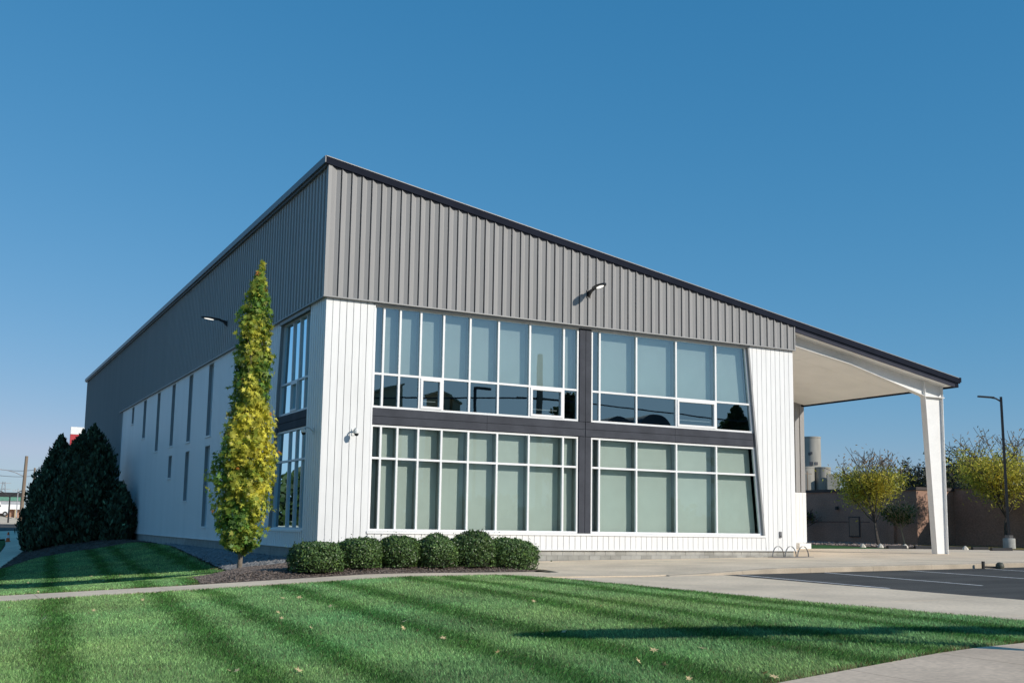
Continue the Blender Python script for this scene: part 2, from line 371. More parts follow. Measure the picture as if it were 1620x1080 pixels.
sheet('rock_strip', ROCK, lambda x, y: T(x, y)+.01, 'mulch', 1.)
# side street pavement on the left, far streets
sidep = sheet('side_pavement', [(-9.65, 23.5), (-5.95, 54.7), (-4.0, 70), (-4.2, 83), (-6.2, 83), (-6.9, 67.5), (-7.95, 53.4), (-11.6, 21)], lambda x, y: T(x, y)-.03, 'kerb', 2.)
for k in range(22):
    y0 = 22+k*2.8
    p = clip(clip([(-9.7, 23.5), (-6.0, 54.7), (-4.05, 70), (-4.2, 83), (-6.2, 83), (-6.85, 67.5), (-7.9, 53.4), (-11.5, 21)], 0, -1, -y0), 0, 1, y0+2.785)
    if len(p) > 2: sheet('slab', p, lambda x, y: T(x, y)+.012, 'conc', 1.4, .03, parent=sidep)
sheet('verge', [(-8.0, 53.4), (-7.0, 67.5), (-6.0, 76), (-12, 76), (-16, 40), (-12, 40)], lambda x, y: T(x, y)-.01, 'green', 2.)
sheet('cross_street_apron', [(-30, 78), (6, 78), (6, 92), (-30, 92)], lambda x, y: T(x, y)+.0, 'conc', 3.)
sheet('cross_street', [(-60, 92.1), (6, 92.1), (6, 118), (-60, 118)], lambda x, y: T(x, y)+.02, 'asphalt', 3.)
sheet('far_lot', [(-80, 118.2), (10, 118.2), (10, 262), (-80, 262)], lambda x, y: T(x, y)+.02, 'conc', 6.)
# right hand ground
sheet('entrance_lawn', [(34.4, 11.3), (42.3, 11.9), (47, 23), (36, 23)], lambda x, y: T(x, y)+.02, 'green', 2.)
GRV = [(36, 23.2), (47, 23.2), (45.5, 15.5), (50, 16.0), (53, 19), (59.3, 30), (59.3, 45), (40, 45)]
sheet('gravel_bed', GRV, lambda x, y: T(x, y)+.01, 'mulch', 2.)
sheet('dry_grass', [(53.2, 19), (51, 16), (51.5, 11.5), (62, 4), (75, 4), (75, 26), (59.5, 30)], lambda x, y: T(x, y)+.03, 'dry', 2.)

# ================================================================== THE BUILDING
B = empty('building', 'large white and gray metal-clad building with sloping roof, tall windows and canopy', 'building')
ZBOT, ZLS, ZLM, ZLT, ZUB, ZUM, ZUT, ZG, HT = .537, 1.225, 3.945, 5.218, 5.866, 7.184, 9.93, 9.945, 15.3
SL = .1702
def ZR(x): return HT-SL*x
W = 23.05
# --- front gray cladding: one panel per module
uw = MB(); uw.prism([(.02, .03, ZG+.01), (W-.02, .03, ZG+.01), (W-.02, .03, ZR(W)-.25), (.02, .03, ZR(0)-.25)], (0, .25, 0)); uw = uw.build('upper_front_wall', 'gray', B, fix=True)
p0 = W/56
prof = [(.0, -.02), (.0, -.138), (.004, -.14), (.47*p0, -.06), (.52*p0, -.06), (.86*p0, -.105), (.875*p0, -.105), (.885*p0, -.02), (1.0*p0, -.02)]
for k in range(56):
    b = MB(); x0 = k*p0
    n = len(prof); pts = [(x0+x, y) for x, y in prof]
    V = [(x, y, ZG-.0) for x, y in pts]+[(x, y, ZR(x)-.22) for x, y in pts]
    b.add(V, [(i, i+1, n+i+1, n+i) for i in range(n-1)])
    b.build('cladding_panel', 'gray', uw)
# corner posts + base flashing of gray
b = MB(); b.box(-.145, .0, -.145, .02, ZG-.02, ZR(0)-.22); b.build('corner_trim', 'gray', uw)
b = MB(); b.box(W-.005, W+.06, -.13, .3, ZG, ZR(W)-.25); b.build('corner_trim', 'gray', uw)
b = MB(); b.box(-.16, W+.065, -.16, .03, ZG-.05, ZG-.001); b.build('flashing', 'trim', uw)

# --- front white wall
def jx(z): return 20.31+(9.9-z)*.0915            # slanted right jamb of the window field
fw = MB()
fw.box(.03, 1.93, .046, .35, ZBOT, ZG-.05)
fw.prism([(jx(ZBOT)+.06, .046, ZBOT), (W-.03, .046, ZBOT), (W-.03, .046, ZG-.05), (jx(ZG)+.06, .046, ZG-.05)], (0, .35, 0))
fw.box(1.93, jx(ZLS)+.2, .046, .35, ZBOT, ZLS-.06)
fw = fw.build('front_wall', 'white', B, fix=True)
def board(poly, parent, m='white'):
    if len(poly) < 3: return
    b = MB(); c = np.mean(np.array(poly), 0)
    inn = [(p[0], 0., p[1]) for p in poly]
    b.prism(inn, (0, .024, 0)); b.build('cladding_board', m, parent, fix=True)
bw = .2755; gap = .022
for k in range(7):
    x0, x1 = k*bw+gap/2, min((k+1)*bw-gap/2, 1.92)
    board([(max(x0, .0), ZBOT), (x1, ZBOT), (x1, ZG-.052), (max(x0, 0), ZG-.052)], fw)
xr = W
while xr > 20.2:
    x0, x1 = xr-bw+gap/2, xr-gap/2
    poly = clip([(x0, ZBOT), (x1, ZBOT), (x1, ZG-.052), (x0, ZG-.052)], -1, -.0915, -(20.31+9.9*.0915+.09))
    poly = [p for p in poly]
    board(poly, fw); xr -= bw
xs = 1.94
while xs < jx(ZLS)+.05:
    x0, x1 = xs+gap/2, xs+bw-gap/2
    poly = clip([(x0, ZBOT), (x1, ZBOT), (x1, ZLS-.12), (x0, ZLS-.12)], 1, .0915, 20.31+9.9*.0915+.07)
    board(poly, fw); xs += bw
b = MB(); b.box(1.90, jx(ZLS)+.12, -.05, .12, ZLS-.125, ZLS-.035); b.build('sill', 'frame', fw)
b = MB(); b.box(-.02, W+.02, -.035, .03, ZBOT-.045, ZBOT-.002); b.build('drip_edge', 'white', fw)
# slanted jamb
b = MB(); b.prism([(jx(ZLS-.03), .0, ZLS-.03), (jx(ZLS-.03)+.085, .0, ZLS-.03), (jx(ZG-.06)+.085, .0, ZG-.06), (jx(ZG-.06), .0, ZG-.06)], (0, .27, 0)); b.build('jamb', 'trim', fw, fix=True)
b = MB(); b.box(1.925, 1.985, -.004, .27, ZLS-.03, ZG-.06); b.build('jamb', 'frame', fw)
b = MB(); b.box(1.925, jx(ZG)+.1, -.05, .03, ZG-.115, ZG-.052); b.build('head_flashing', 'trim', fw)

# --- windows
def wpt(ax, s, d, z):                             # ax 'F': front wall, s=x, d=depth inward; 'S': side wall, s=y
    return (s, d, z) if ax == 'F' else (d, s, z)
def wbox(b, ax, s0, s1, d0, d1, z0, z1):
    if ax == 'F': b.box(s0, s1, d0, d1, z0, z1)
    else: b.box(d0, d1, s0, s1, z0, z1)
def wquad(b, ax, pts, d0, d1):
    b.prism([wpt(ax, s, d0, z) for s, z in pts], tuple(np.subtract(wpt(ax, 0, d1, 0), wpt(ax, 0, d0, 0))))
def window(ax, edges, rows, sash=(), blinds=(), endf=None, startf=None, glass='glass', fr='frame', fd=.13, mw=.08, bl_d=.33):
    """edges: mullion positions along wall; rows: z levels; endf(z)/startf(z): slanted ends"""
    e0 = startf or (lambda z: edges[0]); e1 = endf or (lambda z: edges[-1])
    h = mw/2; z0, z1 = rows[0], rows[-1]; gd = fd+.075
    b = MB()
    wquad(b, ax, [(e0(z0), z0), (e1(z0), z0), (e1(z0+mw), z0+mw), (e0(z0+mw), z0+mw)], fd, fd+.13)
    wquad(b, ax, [(e0(z1-mw), z1-mw), (e1(z1-mw), z1-mw), (e1(z1), z1), (e0(z1), z1)], fd, fd+.13)
    wquad(b, ax, [(e0(z0+mw), z0+mw), (e0(z0+mw)+mw, z0+mw), (e0(z1-mw)+mw, z1-mw), (e0(z1-mw), z1-mw)], fd, fd+.13)
    wquad(b, ax, [(e1(z0+mw)-mw, z0+mw), (e1(z0+mw), z0+mw), (e1(z1-mw), z1-mw), (e1(z1-mw)-mw, z1-mw)], fd, fd+.13)
    win = b.build('window', fr, B, fix=True)
    for e in edges[1:-1]:
        b = MB(); wbox(b, ax, e-h, e+h, fd+.004, fd+.13, z0+mw, z1-mw); b.build('mullion', fr, win)
    for z in rows[1:-1]:
        b = MB(); wquad(b, ax, [(e0(z)+mw, z-h), (e1(z)-mw, z-h), (e1(z)-mw, z+h), (e0(z)+mw, z+h)], fd+.008, fd+.125); b.build('transom', fr, win, fix=True)
    if blinds:                                    # deep inner fins of the curtain wall
        zf0, zf1 = rows[min(blinds)]+h, rows[max(blinds)+1]-h; de = gd+bl_d-.015
        for e in edges[1:-1]+([edges[-1]-mw/2] if endf is None else []):
            b = MB(); wbox(b, ax, e-.025, e+.025, fd+.132, de, zf0, zf1); b.build('mullion_fin', 'fin', win)
        for z in [rows[q+1] for q in blinds]:
            zz = min(z, z1-.045); b = MB(); wquad(b, ax, [(e0(zz)+mw, zz-.025), (e1(zz)-mw, zz-.025), (e1(zz)-mw, zz+.025), (e0(zz)+mw, zz+.025)], fd+.134, de-.01); b.build('transom_fin', 'fin', win, fix=True)
    for j in range(len(rows)-1):
        za = rows[j]+(mw if j == 0 else h); zb = rows[j+1]-(mw if j == len(rows)-2 else h)
        for i in range(len(edges)-1):
            L = (lambda z: e0(z)+mw) if i == 0 else (lambda z, s=edges[i]+h: s)
            R = (lambda z: e1(z)-mw) if i == len(edges)-2 else (lambda z, s=edges[i+1]-h: s)
            g = glass[j] if isinstance(glass, (tuple, list)) else glass
            if (j, i) in sash:
                b = MB(); t = .095
                a0, a1 = L(za), R(za)
                wbox(b, ax, a0, a1, fd-.03, fd+.09, za, za+t); wbox(b, ax, a0, a1, fd-.03, fd+.09, zb-t, zb)
                wbox(b, ax, a0, a0+t, fd-.03, fd+.09, za+t, zb-t); wbox(b, ax, a1-t, a1, fd-.03, fd+.09, za+t, zb-t)
                b.build('sash', fr, win)
                b = MB(); wbox(b, ax, a0+t+.02, a1-t-.12, gd+.05, gd+.07, za+t+.2, za+t+.225); b.build('sash_stay', 'frame', win)
            b = MB(); b.add([wpt(ax, s, gd, z) for s, z in ((L(za), za), (R(za), za), (R(zb), zb), (L(zb), zb))], [(0, 1, 2, 3)])
            b.build('pane', g, win)
            if j in blinds:
                b = MB(); zt = rows[j+1] + (.05 if j+1 < len(rows)-1 else -.02)
                q = [(L(za)-.06, rows[j]+(.03 if j == 0 else .0)), (R(za)+.10, rows[j]+(.03 if j == 0 else .0)), (R(zb)+.10, zt), (L(zb)-.06, zt)]
                wob = random.uniform(-.012, .012)
                n = 5; V = []
                for kk in range(n+1):
                    t = kk/n
                    V += [wpt(ax, q[0][0]+(q[3][0]-q[0][0])*t, gd+bl_d+wob*math.sin(t*5), q[0][1]+(q[3][1]-q[0][1])*t), wpt(ax, q[1][0]+(q[2][0]-q[1][0])*t-.05, gd+bl_d+wob*math.sin(t*5+1.), q[1][1]+(q[2][1]-q[1][1])*t)]
                b.add(V, [(2*kk, 2*kk+1, 2*kk+3, 2*kk+2) for kk in range(n)]); b.build('blind', 'blind', win)
    return win
EA = [1.99, 2.41, 3.09, 3.96, 4.95, 6.12, 7.41, 8.87, 10.50, 11.23]
EB = [11.85, 12.29, 14.19, 16.32, 18.54, 20.6]
jin = lambda z: jx(z)-.01
window('F', EA, [ZLS-.03, ZLM, ZLT], blinds=(0, 1))
window('F', EA, [ZUB, ZUM, ZUT-.07], sash=((0, 3), (0, 7)), blinds=(1,), glass=('glass_up', 'glass_up'))
window('F', EB, [ZLS-.03, ZLM, ZLT], blinds=(0, 1), endf=jin)
window('F', EB, [ZUB, ZUM, ZUT-.07], sash=((0, 3),), blinds=(1,), endf=jin, glass=('glass_up', 'glass_up'))
# charcoal spandrel band and centre post
sp = MB()
zc = (ZLT+ZUB)/2
sp.prism([(1.99, .10, ZLT+.01), (jx(zc)-.0, .10, ZLT+.01), (jx(ZUB), .10, ZUB-.01), (1.99, .10, ZUB-.01)], (0, .2, 0))
sp = sp.build('spandrel', 'band', B, fix=True)
for z0, z1 in ((ZLT+.02, zc-.008), (zc+.008, ZUB-.02)):
    for x0, x1 in ((2.0, 6.9), (6.912, 11.52), (11.56, 16.2), (16.212, 20.6)):
        b = MB(); b.box(x0, x1, .07, .104, z0, z1); b.build('spandrel_panel', 'band', sp)
for x0, x1 in ((11.25, 11.53), (11.55, 11.83)):
    for z0, z1 in ((ZLS-.02, ZLT-.0), (ZUB+.0, ZUT-.08)):
        b = MB(); b.box(x0, x1, .07, .3, z0, z1); b.build('post_panel', 'band', sp)
# rooms behind the glass
b = MB(); b.box(.45, W-.4, 6, 6.1, .4, ZG); b.box(.45, W-.4, .8, 6, .4, .45); b.box(.45, W-.4, .8, 6, ZLT+.05, ZUB-.1); b.box(.45, W-.4, .45, 6, ZG, ZG+.1)
b.box(W-.4, W-.3, .6, 6, .4, ZG); b.box(8.6, 8.7, 3, 6, .4, ZG); b.build('interior_partition', 'room', B)
# --- side (left) wall
def sy(z): return 6.02+(9.9-z)*.075               # slanted far jamb of the corner window
def sfar(z): return 51.5+(9.9-z)*.15              # slanted far end of white wall
SLIT = [(18.7, 19.9), (24.0, 25.1), (29.2, 30.25), (34.3, 35.4), (39.7, 40.85), (45.1, 46.1)]
SLZ = [[(5.9, 9.8), (1.15, 5.4)], [(5.9, 9.8), (2.55, 5.38)], [(5.95, 9.8), (4.0, 5.38)], [(5.9, 9.8)], [(7.1, 9.8)], [(8.5, 9.8)]]
b = MB(); k = 0; y = .0
while y < 53:
    y0, y1 = y+.03, y+bw-.03; y += bw
    base = [(y0, ZBOT), (y1, ZBOT), (y1, ZG-.05), (y0, ZG-.05)]
    base = clip(base, 1, .15, 51.5+9.9*.15)
    if len(base) < 3: continue
    pieces = []
    if y1 > 1.93 and y0 < 6.9:
        pieces.append(clip(base, 1, 0, 1.93)); pieces.append(clip(base, -1, -.075, -(6.02+9.9*.075+.03)))
        pieces.append(clip(clip(clip(base, -1, 0, -1.93), 1, .075, 6.02+9.9*.075+.03), 0, 1, ZLS-.1))
    else:
        hit = [q for q, (a, c) in enumerate(SLIT) if y1 > a and y0 < c]
        if hit:
            a, c = SLIT[hit[0]]; zs = sorted(SLZ[hit[0]])
            pieces.append(clip(base, 1, 0, a)); pieces.append(clip(base, -1, 0, -c))
            mid = clip(clip(base, -1, 0, -a), 1, 0, c); lo = ZBOT
            for z0, z1 in zs:
                pieces.append(clip(clip(mid, 0, 1, z0), 0, -1, -lo)); lo = z1
            pieces.append(clip(mid, 0, -1, -lo))
        else: pieces.append(base)
    for q in pieces:
        if len(q) > 2: b.prism([(0., s, z) for s, z in q], (.06, 0, 0))
side = b.build('side_wall', 'whiteside', B, fix=True)
# backing with openings (long strips)
b = MB()
cuts = [(1.93, 6.7, [(ZLS, ZG)])]+[(a, c, SLZ[i]) for i, (a, c) in enumerate(SLIT)]
y = .03
for a, c, zs in cuts:
    b.box(.058, .33, y, a, ZBOT, ZG-.05); lo = ZBOT
    for z0, z1 in sorted(zs):
        if z0 > lo: b.box(.058, .33, a, c, lo, z0)
        lo = z1
    if lo < ZG-.06: b.box(.058, .33, a, c, lo, ZG-.05)
    y = c
b.box(.058, .33, y, 52, ZBOT, ZG-.05); b.build('side_wall_backing', 'whiteside', side)
b = MB(); b.box(-.035, .03, -.02, 52.9, ZBOT-.045, ZBOT-.002); b.build('drip_edge', 'whiteside', side)
b = MB(); b.prism([(0., sy(ZLS-.03), ZLS-.03), (0., sy(ZLS-.03)+.06, ZLS-.03), (0., sy(ZG-.06)+.06, ZG-.06), (0., sy(ZG-.06), ZG-.06)], (.27, 0, 0)); b.build('jamb', 'trim', side, fix=True)
b = MB(); b.box(-.05, .12, 1.9, sy(ZLS)+.1, ZLS-.12, ZLS-.035); b.build('sill', 'whiteside', side)
b = MB(); b.box(-.05, .03, 1.9, sy(ZG)+.1, ZG-.2, ZG-.052); b.build('head_flashing', 'trim', side)
ES = [1.95, 2.78, 3.66, 4.64, 6.3]
syi = lambda z: sy(z)-.01
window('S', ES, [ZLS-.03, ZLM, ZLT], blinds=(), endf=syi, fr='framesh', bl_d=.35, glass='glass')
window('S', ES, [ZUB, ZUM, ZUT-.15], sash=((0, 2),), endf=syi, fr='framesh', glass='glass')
b = MB(); b.box(.08, .3, 1.95, 6.35, ZLT+.01, zc-.01); b.box(.08, .3, 1.95, 6.3, zc+.01, ZUB-.01); b.box(.13, .3, 1.95, 6.3, zc-.01, zc+.01); b.build('side_spandrel', 'band', B)
for i, (a, c) in enumerate(SLIT):
    for z0, z1 in SLZ[i]:
        rows = [z0+.03, z1-.02]
        if z0 < 5.5 and z1-z0 > 2: rows = [z0+.03, 4.0, z1-.02] if z0 < 3.9 else rows
        if z0 > 5.5 and z1-z0 > 3: rows = [z0+.03, 7.38, z1-.02]
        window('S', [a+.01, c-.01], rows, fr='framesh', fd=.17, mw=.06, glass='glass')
        b = MB(); b.box(.003, .168, c-.022, c-.002, z0+.03, z1-.02); b.build('slit_jamb', 'trim', side)
        b = MB(); b.box(-.06, .2, a-.03, c+.03, z0-.06, z0+.025); b.build('slit_sill', 'whiteside', side)
b = MB(); b.box(1.2, 1.3, .6, 52, .4, ZG); b.build('interior_partition', 'room', B)
# gray side cladding (ribs under ten pixels wide): one ribbed sheet
b = MB(); ps = .41; prs = [(0, -.02), (.005, -.12), (.20, -.065), (.34, -.075), (.35, -.02), (.41, -.02)]
k = 0; y = 0.
while y < 76.1:
    zb = ZG if y < 50.8 else -.6
    xo = 0 if y < 50.8 else .04
    b.add([(x+xo, y+s, zb) for s, x in prs]+[(x, y+s, HT-.22) for s, x in prs], [(i+1, i, 6+i, 7+i) for i in range(5)])
    y += ps
gs = b.build('upper_side_wall', 'grayside', B)
b = MB(); b.box(-.0, .3, .05, 76.1, ZG, HT-.3); b.box(.06, .3, 50.8, 76.1, -.6, ZG); b.build('side_wall_core', 'grayside', gs)
b = MB(); b.box(-.14, .02, .035, 51.7, ZG-.05, ZG-.001); b.build('flashing', 'trim', gs)
# --- foundation with blocks
fd = MB(); fd.box(.07, W-.1, .085, .4, -.6, ZBOT-.02); fd.box(.07, .4, .4, 76, -.9, ZBOT-.02)
fd = fd.build('foundation', 'block', B)
for row in range(3):
    z1 = ZBOT-.05-row*.205; x = 3.2-(row % 2)*.26
    while x < W-.15:
        b = MB(); b.box(x+.006, min(x+.514, W-.12), .06+random.uniform(0, .008), .09, z1-.195, z1); x += .52
        b.build('block', 'blockd' if random.random() < (.55 if row == 1 else .2) else 'block', fd)
y = .1
while y < 50:                                     # side courses
    for row in range(3):
        z1 = ZBOT-.05-row*.205
        if y < 24:
            b = MB(); b.box(.045+random.uniform(0, .006), .075, y+(row % 2)*.26+.006, y+(row % 2)*.26+.514, z1-.195, z1); b.build('block', 'blockd', fd)
    y += .52
# --- wing beneath the canopy
wg = MB(); wg.box(22.9, 33.8, 11.06, 70, 3.75, 9.2); wg = wg.build('wing_wall', 'gray', B)
for k in range(27):
    x0 = 22.95+k*.41
    b = MB(); b.prism([(x0, 11.06, 3.72), (x0+.02, 11.0, 3.72), (x0+.2, 11.03, 3.72), (x0+.355, 11.01, 3.72), (x0+.36, 11.06, 3.72)], (0, 0, 5.3-.17*max(0, x0-23)*.5 if False else 5.2)); b.build('cladding_panel', 'gray', wg, fix=True)
b = MB(); b.box(22.95, 33.95, 11.03, 70, .35, 3.7); ww = b.build('wing_lower_wall', 'white', B)
x = 22.98
while x < 33.9:
    b = MB(); b.box(x+.007, x+bw-.007, 11.0, 11.028, .72, 3.7); b.build('cladding_board', 'white', ww); x += bw
b = MB(); b.box(33.0, 33.9, 10.55, 11.0, .3, .68); b.build('wing_plinth', 'steel', ww)
b = MB(); b.box(W-.03, W+.02, .3, 11.1, .3, ZG+.4); b.build('porch_wall', 'white', B)
b = MB(); b.box(W-.02, W+.05, .3, 11.0, ZG, ZR(W)-.55); b.build('porch_upper_wall', 'gray', B)
# --- roof
XE, YF, YBK = 34.35, -.20, 76.4
def slab(b, x0, x1, y0, y1, o0, o1):              # sloped slab between offsets below roof line
    b.prism([(x0, y0, ZR(x0)-o1), (x1, y0, ZR(x1)-o1), (x1, y0, ZR(x1)-o0), (x0, y0, ZR(x0)-o0)], (0, y1-y0, 0))
b = MB(); slab(b, -.2, XE-.05, YF+.08, YBK, .02, .16); roof = b.build('roof', 'roof', B, fix=True)
b = MB(); slab(b, -.26, XE, YF, YF+.07, .0, .03); b.build('drip_flashing', 'trim', roof, fix=True)
b = MB(); slab(b, -.25, XE-.02, YF+.012, YF+.075, .034, .30); b.build('fascia', 'dark', roof, fix=True)
b = MB(); slab(b, -.22, XE-.35, YF+.075, YF+.11, .18, .345); b.build('fascia_return', 'dark2', roof, fix=True)
b = MB(); slab(b, W+.06, XE-.32, YF+.05, YF+.115, .35, .395); b.build('fascia_step', 'dark', roof, fix=True)
b = MB(); slab(b, W+.06, XE-.34, YF+.06, YF+.125, .40, .56); b.build('canopy_fascia', 'dark2', roof, fix=True)
b = MB(); b.box(-.30, -.2, YF+.03, YBK, HT-.22, HT+.045); b.box(-.2, -.12, YF+.1, YBK, HT-.30, HT-.0); b.build('side_gutter', 'gutter', roof)
b = MB(); b.box(XE-.1, XE+.06, YF+.0, YBK, ZR(XE)-.22, ZR(XE)+.02); b.box(XE-.36, XE-.1, YF+.06, YBK, ZR(XE)-.50, ZR(XE)-.2); b.build('eave_gutter', 'dark', roof)
# soffit boards
sf = MB(); slab(sf, W+.03, XE-.36, YF+.12, 11.05, .44, .47); sf = sf.build('soffit', 'soffit', B, fix=True)
for i in range(3):
    x0, x1 = W+.06+i*3.66, W+.06+(i+1)*3.66-.014
    for y0, y1 in ((YF+.13, 3.6), (3.615, 7.3), (7.315, 11.0)):
        b = MB(); slab(b, x0, min(x1, XE-.37), y0, y1, .475, .50); b.build('soffit_panel', 'soffit', sf, fix=True)
# --- canopy frame: tapered column and rafter
YC = .62; fwid = .17
cr = 33.75
co = MB(); b = co
b.prism([(cr-.80, YC-.008, .2), (cr-.03, YC-.008, .2), (cr-.03, YC-.008, 8.42), (cr-1.28, YC-.008, 8.42)], (0, .016, 0))
co = b.build('column', 'steel', B, fix=True)
b = MB(); b.box(cr-.03, cr, YC-fwid, YC+fwid, .2, 8.42); b.build('flange', 'steel', co)
b = MB(); b.prism([(cr-.83, YC-fwid, .2), (cr-.80, YC-fwid, .2), (cr-1.28, YC-fwid, 8.42), (cr-1.31, YC-fwid, 8.42)], (0, 2*fwid, 0)); b.build('flange', 'steel', co, fix=True)
b = MB(); b.box(cr-1.36, cr+.09, YC-fwid-.03, YC+fwid+.03, 8.42, 8.46); b.build('cap_plate', 'steel', co)
b = MB(); b.box(cr-1.0, cr+.08, YC-fwid-.06, YC+fwid+.06, .16, .235); b.build('base_plate', 'steel', co)
def zt(x): return ZR(x)-.505
xk = cr-1.3
bm_ = MB(); b = bm_
b.prism([(W, YC-.008, zt(W)-.50), (W+4.2, YC-.008, zt(W+4.2)-.46), (xk, YC-.008, 8.46), (cr, YC-.008, 8.46), (cr, YC-.008, zt(cr)), (W, YC-.008, zt(W))], (0, .016, 0))
bm_ = b.build('rafter', 'steel', B, fix=True)
for pa, pb in (((W, zt(W)-.50), (W+4.2, zt(W+4.2)-.46)), ((W+4.2, zt(W+4.2)-.46), (xk, 8.46))):
    b = MB(); b.prism([(pa[0], YC-fwid, pa[1]-.025), (pb[0], YC-fwid, pb[1]-.025), (pb[0], YC-fwid, pb[1]), (pa[0], YC-fwid, pa[1])], (0, 2*fwid, 0)); b.build('flange', 'steel', bm_, fix=True)
b = MB(); b.prism([(W, YC-fwid, zt(W)-.02), (cr, YC-fwid, zt(cr)-.02), (cr, YC-fwid, zt(cr)), (W, YC-fwid, zt(W))], (0, 2*fwid, 0)); b.build('flange', 'steel', bm_, fix=True)
b = MB(); b.box(xk-.012, xk+.012, YC-fwid, YC+fwid, 8.46, zt(xk)-.02); b.build('stiffener', 'steel', bm_)
b = MB(); b.box(cr-.012, cr+.012, YC-fwid, YC+fwid, 8.46, zt(cr)-.02); b.build('stiffener', 'steel', bm_)
b = MB(); b.prism([(cr-.3, YC-.12, 8.461), (cr-.08, YC-.12, 8.461), (cr-.08, YC-.12, 8.62)], (0, .012, 0)); b.build('gusset', 'steel', bm_, fix=True)

# ================================================================== THINGS ON THE BUILDING
def wall_lamp(name, label, base, out):
    t = empty(name, label, 'lamp', base, 'wall area lamps'); o = Vector(out); s = o.cross(Vector((0, 0, 1))).normalized(); up = Vector((0, 0, 1))
    R = Matrix((s, o, up)).transposed()
    def put(b, n, m, smooth=False):
        b.v = [tuple(R@Vector(v)) for v in b.v]; return b.build(n, m, t, smooth=smooth, fix=True)
    b = MB(); b.box(-.1, .1, 0, .03, -.17, .17); put(b, 'wall_plate', 'black')
    b = MB(); b.prism([(-.045, .03, -.15), (-.045, .22, .04), (-.045, .42, .10), (-.045, .42, .19), (-.045, .03, .12)], (.09, 0, 0)); put(b, 'arm', 'black')
    n = 20; prof = []
    for k in range(n):
        a = 2*math.pi*k/n; x = .19*math.cos(a); yy = math.sin(a)
        prof.append((x*(1 if yy > 0 else .92), .82+.50*yy))
    b = MB(); b.prism([(x, y, .12+.05*(y-.3)) for x, y in prof], (0, 0, .07)); h = put(b, 'head', 'black')
    b = MB(); b.prism([(x*.55, .92+(y-.82)*.48, .108+.05*(y-.3)) for x, y in prof], (0, 0, .008)); b.v = [tuple(R@Vector(v)) for v in b.v]; b.build('light_panel', 'led', h, fix=True)
    return t
wall_lamp('wall_lamp', 'black area lamp on the sunlit gray front cladding, casting a shadow', (11.55, -.10, 11.32), (0, -1, 0))
pl = onX(363, 512, 0)
wall_lamp('wall_lamp', 'black area lamp on the shaded gray side wall, left of the columnar tree', (-.11, float(pl[1]), float(pl[2])), (-1, 0, 0))
def cctv(label, base, out):
    t = empty('security_camera', label, 'camera', base, 'dome security cameras'); o = Vector(out); s = o.cross(Vector((0, 0, 1))).normalized()
    R = Matrix((s, o, Vector((0, 0, 1)))).transposed()
    def put(b, n, m): b.v = [tuple(R@Vector(v)) for v in b.v]; return b.build(n, m, t, smooth=True, fix=True)
    b = MB(); b.box(-.06, .06, 0, .03, -.12, .12); put(b, 'wall_plate', 'cctv')
    b = MB(); b.tube([(0, .02, -.02), (0, .14, .09), (0, .28, .13), (0, .37, .11), (0, .39, .04)], .028, 8); put(b, 'arm', 'cctv')
    b = MB(); b.lathe([(.03, .06), (.09, .05), (.105, .0), (.105, -.07), (.09, -.08)], 16, (0, .39, 0)); h = put(b, 'housing', 'cctv')
    b = MB(); b.lathe([(.085, -.08), (.08, -.12), (.06, -.155), (.02, -.17)], 16, (0, .39, 0)); b.v = [tuple(R@Vector(v)) for v in b.v]; b.build('dome', 'dglass', h, smooth=True, fix=True)
cctv('white dome security camera on the sunlit white front wall beside the corner', (1.24, 0, 4.86), (0, -1, 0))
pl = onX(494, 680, 0)
cctv('dome security camera on the shaded side wall beside the corner window', (0, float(pl[1])-.2, 4.9), (-1, 0, 0))
t = empty('electrical_outlet', 'small gray outlet box low on the white wall right of the windows', 'outlet', (22.08, -.001, 1.24))
b = MB(); b.box(-.06, .06, -.05, 0, -.14, .14); b.build('cover', 'chrome', t)
b = MB(); b.box(-.035, .035, -.056, -.0505, -.1, -.03); b.build('socket', 'black', t)

# bike rack
bx, by = 21.85, -.95; bz = float(ZP(bx, by))
t = empty('bike_rack', 'low galvanised bike rack of looped tubes at the right corner of the facade', 'bike rack', (bx, by, bz))
for k, cx in enumerate((-.75, -.02, .72)):
    for d in (-.09, .09):
        r = .33
        b = MB(); b.tube([(cx+d+r*math.cos(a), d*1.2, .02+.48*math.sin(a)) for a in np.linspace(math.pi, 0, 13)], .018, 6); b.build('hoop', 'chrome', t, smooth=True)
for d in (-.16, .16):
    b = MB(); b.tube([(-1.2, d, .018), (1.2, d, .018)], .018, 6); b.build('rail', 'chrome', t, smooth=True)

